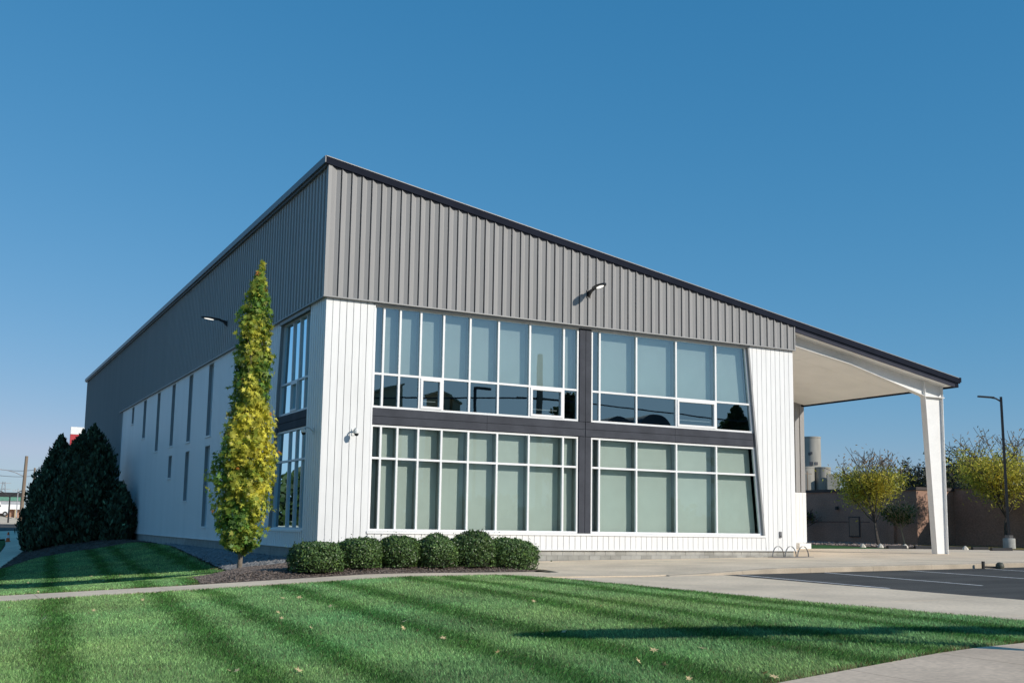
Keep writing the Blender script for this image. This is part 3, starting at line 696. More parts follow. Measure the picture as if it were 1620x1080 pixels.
# ================================================================== PLANTING
def taper_tree_leaves(name, base, rz, N, size, shape, colf, m, jitter=.7, seed=1, core=None):
    """crown: rz = list of (z, r, cx, cy) rings"""
    zs = np.array([p[0] for p in rz]); rs = np.array([p[1] for p in rz]); cx = np.array([p[2] for p in rz]); cy = np.array([p[3] for p in rz])
    w = np.interp(np.linspace(zs[0], zs[-1], 400), zs, rs)+.04
    zz = RNG.choice(np.linspace(zs[0], zs[-1], 400), N*2, p=w/w.sum())+RNG.uniform(-.02, .02, N*2)
    a = RNG.uniform(0, 2*math.pi, N*2)
    q = np.stack([np.cos(a), np.sin(a), zz*.8], 1)
    r = np.interp(zz, zs, rs)
    rad = r*(1+lump(q*1.0, 2.2, .46, seed)+lump(q, 5.5, .50, seed+1))*np.sqrt(RNG.uniform(.2, 1.2, N*2))
    P = np.stack([np.interp(zz, zs, cx)+rad*np.cos(a), np.interp(zz, zs, cy)+rad*np.sin(a), zz], 1)
    keep = RNG.random(N*2) < .5
    P, a, rad, r = P[keep], a[keep], rad[keep], r[keep]
    Nn = np.stack([np.cos(a), np.sin(a), np.full(len(a), .45)], 1)
    return leaves(name, P+np.array(base), Nn, size, shape, colf(P, rad/(r+1e-6)), jitter)
TB = np.array([-2.76, .15, float(ZM(-2.76, .15))])
sg = empty('sweetgum_tree', 'slender columnar tree with yellow and green leaves beside the building corner', 'tree', tuple(TB))
ring = [(.62, .12, .1, 0), (.85, .72, -.1, 0), (1.3, .95, -.02, 0), (2.2, 1.02, 0, 0), (3.2, 1.08, .0, 0), (3.9, 1.05, .02, 0), (5.0, .92, .1, 0), (5.8, .86, .1, 0), (7.0, .76, .17, 0), (7.9, .64, .2, 0), (9.0, .56, .2, 0), (9.9, .45, .18, 0), (10.5, .28, .22, 0), (10.9, .12, .3, 0), (11.25, .05, .33, 0)]
def sgcol(P, rr):
    n = lump(P, 1.1, 1, 3)+lump(P, 3., .6, 4)+RNG.normal(0, .28, len(P))
    h = P[:, 2]
    yel = np.clip(.50+n*.95-.15*ss(8.3, 9.4, h)-.15*(1-ss(1., 2.8, h))+.25*ss(10.6, 11, h)*1.5, 0, 1)[:, None]
    g = np.array([.14, .27, .045])*RNG.uniform(.35, 1.5, (len(P), 1)); y = np.array([.80, .74, .10])*RNG.uniform(.45, 1.25, (len(P), 1))
    c = g*(1-yel)+y*yel
    o = RNG.random(len(P)) < .004; c[o] = np.array([.5, .2, .04])
    return c
ring2 = [(z, r*(.80 if z < 6 else .80), cx_, cy_) for z, r, cx_, cy_ in ring]
me = taper_tree_leaves('crown', (0, 0, 0), ring2, 9000, .205, STAR, sgcol, 'leaf', .75, 21)
link('crown', me, 'leaf', sg)
b = MB(); b.tube([(0, 0, -.1), (.02, 0, .4), (.04, .0, 1.2), (.05, 0, 4), (.15, 0, 8), (.3, 0, 10.9)], [.10, .085, .08, .06, .035, .008], 10); tr = b.build('trunk', 'bark', sg, smooth=True)
b = MB()
for k in range(60):
    z = random.uniform(.9, 9.8); a = random.uniform(0, 6.28); r = np.interp(z, [p[0] for p in ring], [p[1] for p in ring])*.8
    x0 = np.interp(z, [0, 4, 8, 11], [.03, .05, .15, .3])
    b.tube([(x0, 0, z-.1), (x0+r*.5*math.cos(a), r*.5*math.sin(a), z+.25), (x0+r*.9*math.cos(a), r*.9*math.sin(a), z+.75)], [.018, .012, .004], 4)
b.build('branch', 'bark', tr)

def hedge_col(P, base):
    c = np.array([.072, .130, .036])*RNG.uniform(.4, 1.7, (len(P), 1))
    yl = RNG.random(len(P)) < .12; c[yl] *= np.array([1.6, 1.4, 1.1]); return c
hl = ['leftmost', 'second', 'third', 'fourth', 'fifth', 'last']
lab = ['clipped round boxwood at the left end of the row, beside the gravel',
       'second clipped round boxwood from the left end of the row', 'third clipped round boxwood from the left, in the middle of the row',
       'fourth clipped round boxwood from the left, in the middle of the row', 'tallest clipped boxwood, fifth from the left in the row',
       'clipped round boxwood at the right end of the row, touching the paving']
for i, (u0, u1, vt, yb) in enumerate([(456, 539, 855, -7.5), (532, 602, 849, -7.1), (594, 660, 848, -6.95), (652, 720, 845, -6.95), (712, 782, 841, -6.8), (768, 846, 849, -6.65)]):
    p0_, p1_ = onY(u0, 885, yb), onY(u1, 885, yb); zt_ = onY((u0+u1)/2, vt, yb)[2]
    cx = (p0_[0]+p1_[0])/2; rx = (p1_[0]-p0_[0])/2*1.0; zb = float(ZM(cx, yb)) if i < 5 else float(T(cx, yb))+.04
    H = zt_-zb
    t = empty('boxwood_shrub', lab[i], 'shrub', (cx, yb, zb), 'row of clipped boxwood shrubs')
    N = 11500
    d = RNG.normal(size=(N, 3)); d[:, 2] = np.abs(d[:, 2])*1.05-.75*RNG.random(N); d /= np.linalg.norm(d, axis=1)[:, None]
    th = np.sign(d[:, 2])*np.abs(d[:, 2])**.8
    rr = 1+lump(d, 2.6, .17, 40+i)+lump(d, 8, .10, 50+i)+np.abs(RNG.normal(0, .03, N))*(1+4*(RNG.random(N) < .03))
    shell = (RNG.uniform(.80, 1.0, N))*rr
    hz = .44
    P = np.stack([d[:, 0]*rx*shell, d[:, 1]*rx*.95*shell, H*hz+np.where(d[:, 2] > 0, th*H*(1-hz)*shell, d[:, 2]*H*hz*1.5)], 1)
    low = d[:, 2] < 0; kf = 1/np.maximum(.55, np.sqrt(1-np.minimum(d[:, 2], 0)**2)); P[:, 0] *= kf; P[:, 1] *= kf
    P[:, 2] = np.maximum(P[:, 2], .03)
    link('foliage', leaves('foliage', P, d, .062, OVAL, hedge_col(P, 0)*(1+lump(P, 3, .25, 90+i))[:, None]*[1, 1.12, .92, 1.05, .95, 1.18][i], .65), 'hedge', t)
    b = MB(); b.lathe([(rx*.62, .02), (rx*.74, H*.25), (rx*.74, H*.5), (rx*.55, H*.76), (rx*.2, H*.84)], 14); b.build('inner_branches', 'hedgecore', t, smooth=True)
    b = MB(); b.tube([(0, 0, -.08), (0, 0, H*.4)], [.05, .03], 6); b.build('stem', 'bark', t)

# conifers on the left
def conifer(x, y, zt_, r, label, seed):
    zb = ZB(x, y); H = zt_-zb
    t = empty('conifer', label, 'conifer', (x, y, zb), 'dark conifers massed beside the side wall')
    rng = [(.0, r*.85, 0, 0), (H*.10, r*1.1, 0, 0), (H*.3, r*1.12, 0, 0), (H*.55, r*.92, 0, 0), (H*.78, r*.58, 0, 0), (H*.92, r*.24, 0, 0), (H, .03, 0, 0)]
    N = int(6500*(H/7)*max(.6, r/2))
    cf = lambda P, rr: np.array([.036, .060, .032])*np.exp(RNG.normal(0, .55, (len(P), 1)))*(.75+.5*rr[:, None])  # sprays lighten outward: lit tips over a darker inside, put into the colour
    zs = np.array([p[0] for p in rng]); rs = np.array([p[1] for p in rng])
    w = np.interp(np.linspace(0, H, 300), zs, rs)+.06
    zz = RNG.choice(np.linspace(0, H, 300), N, p=w/w.sum()); a = RNG.uniform(0, 6.283, N)
    q = np.stack([np.cos(a), np.sin(a), zz*.7], 1)
    rad = np.interp(zz, zs, rs)*(1+lump(q, 3, .35, seed)+lump(q, 8, .3, seed+1))*np.sqrt(RNG.uniform(.35, 1, N))
    P = np.stack([rad*np.cos(a), rad*np.sin(a), zz], 1)
    Nn = np.stack([np.cos(a), np.sin(a), np.full(N, -.2)], 1)
    upv = np.stack([np.cos(a)*.55, np.sin(a)*.55, np.ones(N)], 1)
    # sprays: long axis pointing up and out
    n = Nn+RNG.normal(0, .5, (N, 3)); n /= np.linalg.norm(n, axis=1)[:, None]
    ax = upv+RNG.normal(0, .28, (N, 3)); ax -= n*np.sum(ax*n, 1)[:, None]; ax /= np.linalg.norm(ax, axis=1)[:, None]
    bx_ = np.cross(n, ax); s = (.42*RNG.uniform(.6, 1.3, N))[:, None, None]
    V = P[:, None, :]+s*(SPRAY[None, :, 0, None]*.8*bx_[:, None, :]+SPRAY[None, :, 1, None]*ax[:, None, :])
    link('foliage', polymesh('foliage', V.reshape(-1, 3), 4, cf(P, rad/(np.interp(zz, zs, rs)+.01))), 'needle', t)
    b = MB(); b.tube([(0, 0, -.2), (0, 0, H*.5), (0, 0, H*.95)], [.16, .09, .02], 7); b.build('trunk', 'barkd', t)
    b = MB(); b.lathe([(r*.5, .05), (r*.72, H*.12), (r*.66, H*.35), (r*.42, H*.6), (r*.1, H*.85)], 12); b.build('inner_branches', 'barkd', t)
for k, c in enumerate([(-2.5, 47.0, 8.45, 2.25, 'tallest dark conifer, its peak against the gray side wall'),
                       (-3.7, 46.0, 7.4, 2.0, 'broad dark conifer in the middle of the conifer mass'),
                       (-4.5, 49.0, 7.75, 1.9, 'dark conifer just left of the tallest one, below the white sign'),
                       (-5.2, 47.5, 6.3, 1.5, 'dark conifer on the left slope of the mass, with a narrow pointed tip'),
                       (-5.6, 46.5, 5.2, 1.3, 'lower dark conifer near the left end of the mass'),
                       (-6.0, 45.8, 3.6, 1.05, 'lowest dark conifer at the left end of the mass, by the pavement'),
                       (-3.15, 47.8, 8.05, 1.9, 'dark conifer close behind the left shoulder of the tallest one'),
                       (-2.9, 43.5, 5.9, 1.7, 'dark conifer standing in front of the tallest one'),
                       (-1.1, 41.5, 4.1, 1.15, 'small dark conifer at the right end, against the white side wall'),
                       (-4.5, 44.0, 4.8, 1.6, 'low dark conifer in front of the mass, above the mulch')]):
    conifer(*c, 100+3*k)

# branching trees
def branching(name, label, cat, base, H, spread, leafN, lsize, colf, seed, group=None, bare_top=.75, trunk=.15, fork=.28, bark='barkd', shape=LONG, leafspread=.35, lowcut=.22):
    rnd = random.Random(seed); g = np.random.default_rng(seed)
    t = empty(name, label, cat, base, group); b = MB(); tips = []
    def grow(p, d, L, r, lev):
        n = 3; pts = [p]; rr = [r]; q = p.copy(); dd = d.copy()
        for i in range(n):
            dd = (dd+Vector((rnd.gauss(0, .13), rnd.gauss(0, .13), rnd.gauss(.05, .08)))).normalized(); q = q+dd*(L/n); pts.append(q.copy()); rr.append(r*(1-.5*(i+1)/n))
        rr = [max(x, .02) for x in rr]
        b.tube(pts, rr, 6 if lev == 0 else (5 if lev == 1 else 3), caps=False)
        if lev >= 2: tips.extend([(pt, dd, lev) for pt in pts[1:]])
        if lev == 4: return
        kids = [7, 5, 4, 3][lev]
        for k in range(kids):
            at = pts[-1] if (lev == 0 or k == 0) else pts[rnd.choice((1, 2, 3))]
            a = rnd.uniform(0, 6.283) if lev else 6.283*k/kids+rnd.uniform(-.3, .3); sp = (spread if lev == 0 else .75)*rnd.uniform(.6, 1.15)
            perp = Vector((math.cos(a), math.sin(a), 0)); nd = (dd+perp*sp+Vector((0, 0, .12))).normalized()
            if lev == 0 and k == 0: nd = Vector((.05, .05, 1)).normalized()
            grow(at, nd, L*(.72 if lev else .85)*rnd.uniform(.75, 1.1) if lev else H*.36*rnd.uniform(.85, 1.1), rr[-1]*(.72 if lev == 0 else .7), lev+1)
    grow(Vector((0, 0, -.1)), Vector((0, 0, 1)), H*fork, trunk, 0)
    zmax = max(v[2] for v in b.v); s = H/zmax; b.v = [(x, y, z*s if z > 0 else z) for x, y, z in b.v]
    b.build('trunk', bark, t)
    tp = np.array([(p.x, p.y, p.z*s) for p, d, l in tips])
    h = tp[:, 2]/H
    w = np.where(h > bare_top, .12, 1.)*(h > lowcut); w = w/w.sum()
    idx = g.choice(len(tp), leafN, p=w); P = tp[idx]+g.normal(0, leafspread*H/7, (leafN, 3))*np.array([1, 1, .7])-np.array([0, 0, .12*H/7])
    P[:, 2] = np.clip(P[:, 2], H*lowcut*.8, H*1.0)
    Nn = g.normal(size=(leafN, 3))*.6+np.array([0, -.2, .6])
    link('crown', leaves('crown', P, Nn, lsize, shape, colf(P, P[:, 2]/H), .6), 'leaf', t)
    return t
def loc_col(P, h):
    n = lump(P, 1.2, 1, 9)+RNG.normal(0, .3, len(P))
    yel = np.clip(.5+n*.5+.2*(h-.5), 0, 1)[:, None]
    c = np.array([.30, .36, .05])*(1-yel)+np.array([.85, .70, .10])*yel
    top = (h > .8)[:, None]; c = np.where(top, np.array([.36, .22, .09]), c)
    return c*RNG.uniform(.65, 1.25, (len(P), 1))
gT = .33
def place(u, v): p = onZ(u, v, gT); return (float(p[0]), float(p[1]), gT)
branching('locust_tree', 'yellow-green tree with bare top twigs seen under the canopy', 'tree', place(1391, 863), 7.7, .92, 10500, .22, loc_col, 8, 'honey locust trees by the brown building', .72, leafspread=.42, lowcut=.16)
branching('locust_tree', 'yellow-green tree with broad crown behind the tall lamp post at right', 'tree', place(1592, 866), 9.6, .9, 10500, .24, loc_col, 15, 'honey locust trees by the brown building', .72, leafspread=.36, lowcut=.2)
def dk(P, h): return np.array([.022, .035, .018])*RNG.uniform(.5, 1.5, (len(P), 1))
p = atD(1530, 770, 130); branching('dark_tree', 'sparse dark evergreen rising over the brown roof right of the canopy column', 'tree', (float(p[0]), float(p[1]), .3), 12.2, .5, 2400, .6, dk, 31, 'dark trees behind the brown building', 2, .2, .45, lowcut=.35, leafspread=.3)
p = atD(1469, 770, 135); branching('dark_tree', 'sparse dark evergreen over the brown roof left of the canopy column', 'tree', (float(p[0]), float(p[1]), .3), 10.6, .5, 1900, .6, dk, 34, 'dark trees behind the brown building', 2, .2, .45, lowcut=.35, leafspread=.3)
p = atD(1508, 770, 128); branching('dark_tree', 'low dark evergreen tuft over the brown roof just right of the column', 'tree', (float(p[0]), float(p[1]), .3), 9.6, .5, 1500, .6, dk, 37, 'dark trees behind the brown building', 2, .2, .45, lowcut=.35, leafspread=.3)
q_ = onX(1432, 850, 57.5); p = (57.5, float(q_[1]), gT); branching('sapling', 'small green sapling with a pale stem at the right of the yellow-green tree', 'tree', p, 3.7, .8, 1300, .22, lambda P, h: np.array([.07, .14, .03])*RNG.uniform(.6, 1.4, (len(P), 1)), 44, None, 2, .06, .45, 'tan')
p = place(1268, 862); branching('shrub_branch', 'reddish and green shrub peeping out past the white wing', 'shrub', (60.2-2.6, 36.9, gT), 3.3, .5, 500, .2, lambda P, h: np.where(RNG.random((len(P), 1)) < .5, np.array([[.3, .1, .05]]), np.array([[.15, .2, .03]])), 47, None, 2, .05, .4)

# ================================================================== GRASS, ROCKS, LEAVES
def stripe(x, y):                                 # mowing stripes: 1 = dark; light on leaning blades put into their colour
    q = x-.085*(y+20); W2 = np.stack([x, y, 0*x], 1); q = q+lump(W2, .7, .16, 63)+lump(W2, 2.2, .12, 64); d = np.zeros_like(q)
    for c, w in ((-18.5, .45), (-15.6, .4), (-13, .45), (-10.6, .36), (-8.3, .38), (-7.05, .32), (-5.15, .36), (-3.75, .42), (-1.55, .40), (-.4, .34), (1.6, .4), (3., .4)):
        d = np.maximum(d, np.exp(-((q-c)/w)**2))
    return d
def grass(name, poly, dens, hgt, wid, label, bright=1.):
    xs = [p[0] for p in poly]; ys = [p[1] for p in poly]
    P = []
    for x0 in np.arange(min(xs), max(xs), 1.):
        for y0 in np.arange(min(ys), max(ys), 1.):
            d = np.array([x0+.5, y0+.5, 0])-CAM; dep = d@_f; du = (d@CR)/dep*FPX
            if dep < 5 or abs(du) > 980: continue
            n = int(dens(dep)); P.append(np.array([x0, y0])+RNG.random((n, 2)))
    P = np.concatenate(P); P = P[inpoly(P, poly)]
    N = len(P); x, y = P[:, 0], P[:, 1]
    st = stripe(x+RNG.normal(0, .10, N), y)
    dep = (np.stack([x, y, np.zeros(N)], 1)-CAM)@_f
    pat = lump(np.stack([x, y, 0*x], 1), .9, 1, 61)+lump(np.stack([x, y, 0*x], 1), 3., .8, 62)
    ed = ss(0, .25, edge_d(P, poly))
    h = hgt*RNG.uniform(.6, 1.3, N)*(1+.12*pat)
    lean = RNG.normal(0, .42, (N, 2)); lean[:, 1] += np.where(st > .5, -.45, .5); lean[:, 0] += .1
    base = np.stack([x, y, T(x, y)-.004], 1)
    tip = base+np.stack([lean[:, 0]*h, lean[:, 1]*h, h], 1)
    a = RNG.uniform(0, math.pi, N); w = (wid*np.clip(dep/14, .8, 3.2)*RNG.uniform(.7, 1.3, N))
    off = np.stack([np.cos(a)*w, np.sin(a)*w*.6, 0*a], 1)
    mid = base*.45+tip*.55+np.stack([0*a, 0*a, .14*h], 1)
    V = np.stack([base-off*.5, base+off*.5, mid+off*.42, tip, mid-off*.42], 1).reshape(-1, 3)
    lt = np.array([.195, .355, .125]); dkc = np.array([.086, .225, .052])
    c = lt*(1-st[:, None])+dkc*st[:, None]
    big = lump(np.stack([x, y, 0*x], 1), .55, 1, 65)+lump(np.stack([x, y, 0*x], 1), 1.6, .6, 66)
    c = c*(1+big[:, None]*np.array([.30, .10, .05]))*(1+.26*pat[:, None])*np.exp(RNG.normal(0, .42, (N, 1)))*bright
    pale = RNG.random(N) < .05; c[pale] = np.array([.24, .27, .15])*RNG.uniform(.7, 1.2, (pale.sum(), 1))
    br = RNG.random(N) < .45*(1-ed)+.02; c[br] = np.array([.17, .12, .055])
    o = link(name, polymesh(name, V, 5, np.clip(c, .005, 1)), 'grass')
    return tag(o, label, 'grass', kind='stuff')
grass('grass', LAWN_F, lambda d: min(4200, 4200*(11/max(d, 8))**1.55), .052, .0065, 'striped mown lawn in front of the building, lit by the sun')
grass('grass', LAWN_L, lambda d: min(1500, 900*(30/d)**1.5), .055, .0085, 'mown lawn along the shaded side wall, beyond the footpath')

def stones(name, poly, n, s0, s1, zf, m, label, cat, seed, cols=None):
    g = np.random.default_rng(seed); xs = [p[0] for p in poly]; ys = [p[1] for p in poly]
    P = np.stack([g.uniform(min(xs), max(xs), n*3), g.uniform(min(ys), max(ys), n*3)], 1); P = P[inpoly(P, poly)][:n]
    oct_ = np.array([(1, 0, 0), (0, 1, 0), (-1, 0, 0), (0, -1, 0), (0, 0, 1.), (0, 0, -1), (.6, .6, .5), (-.6, .6, .5), (-.6, -.6, .5), (.6, -.6, .5)])
    F0 = [(0, 6, 9), (1, 7, 6), (2, 8, 7), (3, 9, 8), (4, 9, 6), (4, 6, 7), (4, 7, 8), (4, 8, 9), (0, 1, 6), (1, 2, 7), (2, 3, 8), (3, 0, 9)]
    V = []; F = []
    for i, (x, y) in enumerate(P):
        s = g.uniform(s0, s1); a = g.uniform(0, 6.28); ca, sa = math.cos(a), math.sin(a); sc = s*g.uniform(.6, 1.1, 3)*np.array([1.2, 1, .7]); q = oct_*sc*g.uniform(.8, 1.2, (10, 1))
        q = np.stack([q[:, 0]*ca-q[:, 1]*sa, q[:, 0]*sa+q[:, 1]*ca, q[:, 2]], 1)+np.array([x, y, float(zf(x, y))+s*.25])
        F += [tuple(10*i+k for k in f) for f in F0]; V += q.tolist()
    me = bpy.data.meshes.new(name); me.from_pydata(V, [], F)
    return tag(link(name, me, m), label, cat, kind='stuff')
stones('river_rocks', ROCK, 5200, .05, .13, lambda x, y: T(x, y)+.02, 'rock', 'strip of gray river rocks along the foot of the side wall', 'rocks', 71)
stones('mulch_chips', MULCH, 14000, .018, .045, ZM, mat('mulch_chip', (.17, .135, .115), 1, var=.5, scale=7, fine=.4, fscale=25, spec=.1), 'brown mulch under the columnar tree and boxwoods', 'mulch', 72)
stones('bed_chips', BED, 3500, .04, .09, ZB, 'mulch', 'dark mulch bed in front of the conifers', 'mulch', 73)
stones('gravel', GRV, 2600, .06, .16, lambda x, y: T(x, y)+.02, mat('gravel_stone', (.28, .22, .19), .95, var=.5, scale=.8, spec=.1), 'brown gravel bed in front of the brown building', 'gravel', 74)

lf = MB(); lf.add([(x, y, .16*abs(x)+.05*y) for x, y in STAR], [tuple(range(12))]); LEAFME = lf.mesh('fallen_leaf'); LEAFME.materials.append(MAT['deadleaf'])
lp = [(473, 944), (640, 982), (638, 992), (845, 950), (950, 958), (1010, 1045), (1035, 1027), (1110, 1024), (1050, 1050), (860, 1003), (1210, 1063), (1225, 1070), (1135, 945), (700, 1008), (788, 1030), (746, 993), (893, 998), (375, 1060), (363, 1060), (473, 1060), (15, 960), (4, 973), (447, 945), (446, 977), (440, 968), (523, 958), (492, 992), (380, 967), (510, 1014), (148, 965), (70, 978), (225, 948), (188, 944), (116, 915), (145, 911), (163, 917), (190, 909), (45, 921), (10, 929), (60, 935), (225, 949), (1330, 1018), (1090, 1072)]
for k, (u, v) in enumerate(lp):
    p = onZ(u, v, 0.)
    for _ in range(12): p = onZ(u, v, float(T(p[0], p[1]))+.05)
    o = link('fallen_leaf', LEAFME, None); o.location = p; s = random.uniform(.07, .135); o.scale = (s, s, s)
    o.rotation_euler = (random.uniform(-.9, .5), random.uniform(-.6, .6), random.uniform(0, 6.28))
    side_ = p[1] > -8.7
    tag(o, 'dry tan leaf on the side lawn beyond the footpath' if side_ else 'dry tan leaf on the striped front lawn', 'leaf', 'fallen leaves on the side lawn' if side_ else 'fallen leaves on the front lawn')

# ================================================================== RIGHT-HAND BACKGROUND
XA = 59.5
bb = empty('brick_building', 'long low brown brick building in shade behind the canopy', 'building', (XA, 25, gT))
def part(b, n, m, **k): b.v = [(x-XA, y-25, z-gT) for x, y, z in b.v]; return b.build(n, m, bb, **k)
b = MB(); b.box(XA, 90, 25.3, 75, .2, 4.9); part(b, 'wall', 'brick')
b = MB(); b.box(XA-.12, 90, 25.2, 75, 4.9, 5.15); part(b, 'coping', 'coping')
b = MB(); b.box(64, 90, -6, 25.29, .2, 5.1); part(b, 'wall', 'brick')
b = MB(); b.box(63.85, 90, -6, 25.15, 5.1, 5.3); part(b, 'coping', 'coping')
b = MB(); b.box(XA-.03, XA-.001, 30.5, 75, 2.2, 2.25); part(b, 'course_joint', 'coping')
for y0, y1, z0, z1 in ((31.6, 32.9, .9, 2.7), (44, 45.4, .9, 2.7)):
    b = MB(); b.box(XA-.06, XA-.002, y0, y1, z0, z1); w = part(b, 'window', 'coping')
    b = MB(); b.box(XA-.075, XA-.062, y0+.1, y1-.1, z0+.1, z1-.1); b.v = [(x-XA, y-25, z-gT) for x, y, z in b.v]; b.build('pane', 'dglass', w)
b = MB(); b.box(60.9, 62.6, 25.22, 25.298, 1.2, 3.7); w = part(b, 'window', 'coping')
b = MB(); b.box(61.0, 62.5, 25.2, 25.218, 1.3, 3.6); b.v = [(x-XA, y-25, z-gT) for x, y, z in b.v]; b.build('pane', 'dglass', w)
b = MB(); b.box(XA-.25, XA, 27.6, 28.2, .3, 3.2); part(b, 'pilaster', 'brick')
b = MB(); b.tube([(XA-.2, 34.2, 3.3), (XA-.2, 34.2, 3.6)], .16, 8); part(b, 'wall_light', 'black')
# grain elevator
D = 330.
def silo_pt(u): return atD(u, 838, D)
ge = silo_pt(1300); ge_o = empty('grain_elevator', 'weathered concrete grain silos beyond the brown building', 'grain elevator', (float(ge[0]), float(ge[1]), 0))
def zpix(v, D=D): return float(1.5+(838.5-v)/FPX*D*1.0)
def silo(u0, u1, v, name='silo', m='silo', dd=0):
    c = atD((u0+u1)/2, 838, D+dd); r = (u1-u0)/2/FPX*(D+dd)
    b = MB(); z1 = zpix(v); b.lathe([(r, 0), (r, z1-.4), (r*1.04, z1-.4), (r*1.04, z1)], 28, (float(c[0]-ge[0]), float(c[1]-ge[1]), 0)); return b.build(name, m, ge_o, smooth=True), c, r
s1, c1, r1 = silo(1273, 1301, 692)
silo(1262, 1290, 741, dd=-4); silo(1291, 1316, 741, dd=-3); silo(1274, 1297, 742, dd=6)
c = atD(1320, 838, D-8); w_ = 11/FPX*D
b = MB(); b.prism([(float(c[0]-ge[0])+q[0], float(c[1]-ge[1])+q[1], 0) for q in ((-w_*1.1, 0), (.2*w_, -w_), (w_*1.2, .1*w_), (-.2*w_, w_*1.1))], (0, 0, zpix(753))); b.build('silo_house', 'silo', ge_o, fix=True)
for u, v, s in ((1282, 715, .35), (1282, 732, .55), (1299, 732, .45), (1275, 716, .4)):
    d = ray(u, v); q = CAM+d*(D-r1-.2)
    dirv = np.array([q[0]-c1[0], q[1]-c1[1]]); dirv = dirv/np.linalg.norm(dirv)*(r1+.02)
    ctr = (c1[0]-ge[0]+dirv[0], c1[1]-ge[1]+dirv[1], float(q[2])); tv = np.array([-dirv[1], dirv[0]])/r1
    b = MB(); b.prism([(ctr[0]+tv[0]*a*s, ctr[1]+tv[1]*a*s, ctr[2]+e*s) for a, e in ((-1, -1), (1, -1), (1, 1), (-1, 1))], (dirv[0]*.04, dirv[1]*.04, 0)); b.build('opening', 'silod', s1, fix=True)
# utility poles right
def upole(label, u, vtop, vbase_z, D, h=None, arms=1, r=.15, m='wood', lean=0., wires=None):
    b0 = atD(u, 838, D); top = float(atD(u, vtop, D)[2]); zb = vbase_z
    t = empty('utility_pole', label, 'utility pole', (float(b0[0]), float(b0[1]), zb), 'wooden utility poles')
    H = top-zb
    b = MB(); b.tube([(0, 0, -.2), (lean*H, 0, H)], [r, r*.72], 10); b.build('shaft', m, t, smooth=True)
    for k in range(arms):
        b = MB(); z = H-.5-k*1.2; b.box(lean*z-1.1, lean*z+1.1, -.06, .06, z-.07, z+.07); a = b.build('crossarm', m, t)
        for x in (-1., -.5, .5, 1.):
            b = MB(); b.tube([(lean*z+x, 0, z+.07), (lean*z+x, 0, z+.28)], [.05, .03], 6); b.build('insulator', 'greyb', a)
    return t, H
upole('far utility pole with crossarm behind the yellow-green tree', 1428, 738, .3, 150)
upole('dark utility pole with crossarm in front of the concrete silos', 1279, 744, .3, 200)
# light pole
lp_ = place(1597, 868)
t = empty('parking_lamp', 'tall black parking lamp post on a round concrete base at right', 'lamp post', lp_)
b = MB(); b.lathe([(.42, -.1), (.42, .72), (.40, .76)], 24); b.build('concrete_base', 'block', t, smooth=True)
b = MB(); b.box(-.2, .2, -.2, .2, .76, .98); b.build('base_cover', 'chrome', t)
b = MB(); q = 10.95; b.tube([(0, 0, .95), (-.20, 0, q)], [.135, .115], 4); b.build('shaft', 'black', t)
b = MB(); b.tube([(-.2, 0, q-.35), (-.45, .22, q-.12), (-.7, .42, q-.05)], .06, 6); hd = b.build('arm', 'black', t)
b = MB(); b.prism([(-.6, .22, q-.1), (-.48, .42, q-.1), (-1.45, 1.02, q-.02), (-1.57, .82, q-.02)], (0, 0, .11)); b.build('head', 'black', t, fix=True)
# low floodlight at the end of the kerb
p = onZ(1582, 899, .2)
t = empty('ground_light', 'small dark round ground light with bracket at the kerb, far right', 'ground light', (float(p[0]), float(p[1]), float(T(p[0], p[1]))))
b = MB(); b.lathe([(.13, 0), (.15, .08), (.14, .16), (.09, .22), (.02, .24)], 16); b.build('lamp_body', mat('olive_metal', (.07, .07, .05), .6), t, smooth=True)
b = MB(); b.box(-.5, -.42, .3, .38, 0, .26); b.build('bracket', 'black', t)
b = MB(); b.tube([(-.45, .35, .06), (0, 0, .06)], .03, 6); b.build('stem', 'black', t)
# wheel stops
for k, (ua, ub, v) in enumerate(((1404, 1433, 868), (1447, 1480, 868.3), (1500, 1526, 869.5), (1538, 1562, 870), (1568, 1600, 871.5))):
    a, c = onZ(ua, v, gT), onZ(ub, v, gT); d = c-a; L = float(np.linalg.norm(d)); d = d/L
    o = MB().prism([(0, -.1, 0), (0, .1, 0), (0, .08, .2), (0, -.08, .2)], (L, 0, 0)).build('wheel_stop', 'black', None, fix=True)
    o.location = (float(a[0]), float(a[1]), gT+.02); o.rotation_euler = (0, 0, math.atan2(d[1], d[0]))
    tag(o, ['dark low parking stop under the yellow-green tree', 'dark low parking stop just left of the canopy column', 'dark low parking stop just right of the canopy column', 'dark low parking stop between the column and the lamp post', 'dark low parking stop at the foot of the lamp post'][k], 'wheel stop', 'dark parking stops beyond the plaza')
for k, (u, v) in enumerate(((1432, 866.5), (1527, 870), (1365, 866), (1393, 866))):
    p = onZ(u, v, gT); b = MB(); s = .22
    b.lathe([(s, 0), (s*.9, s*.5), (s*.4, s*1.1), (.02, s*1.3)], 7); o = b.build('boulder', mat('pale_stone', (.6, .55, .47), .9), None); o.location = p
    tag(o, ['pale stone between two parking stops left of the column', 'pale stone right of the canopy column', 'pale stone at the edge of the entrance lawn', 'pale stone near the trunk of the yellow-green tree'][k], 'stone', 'pale stones along the far bed')

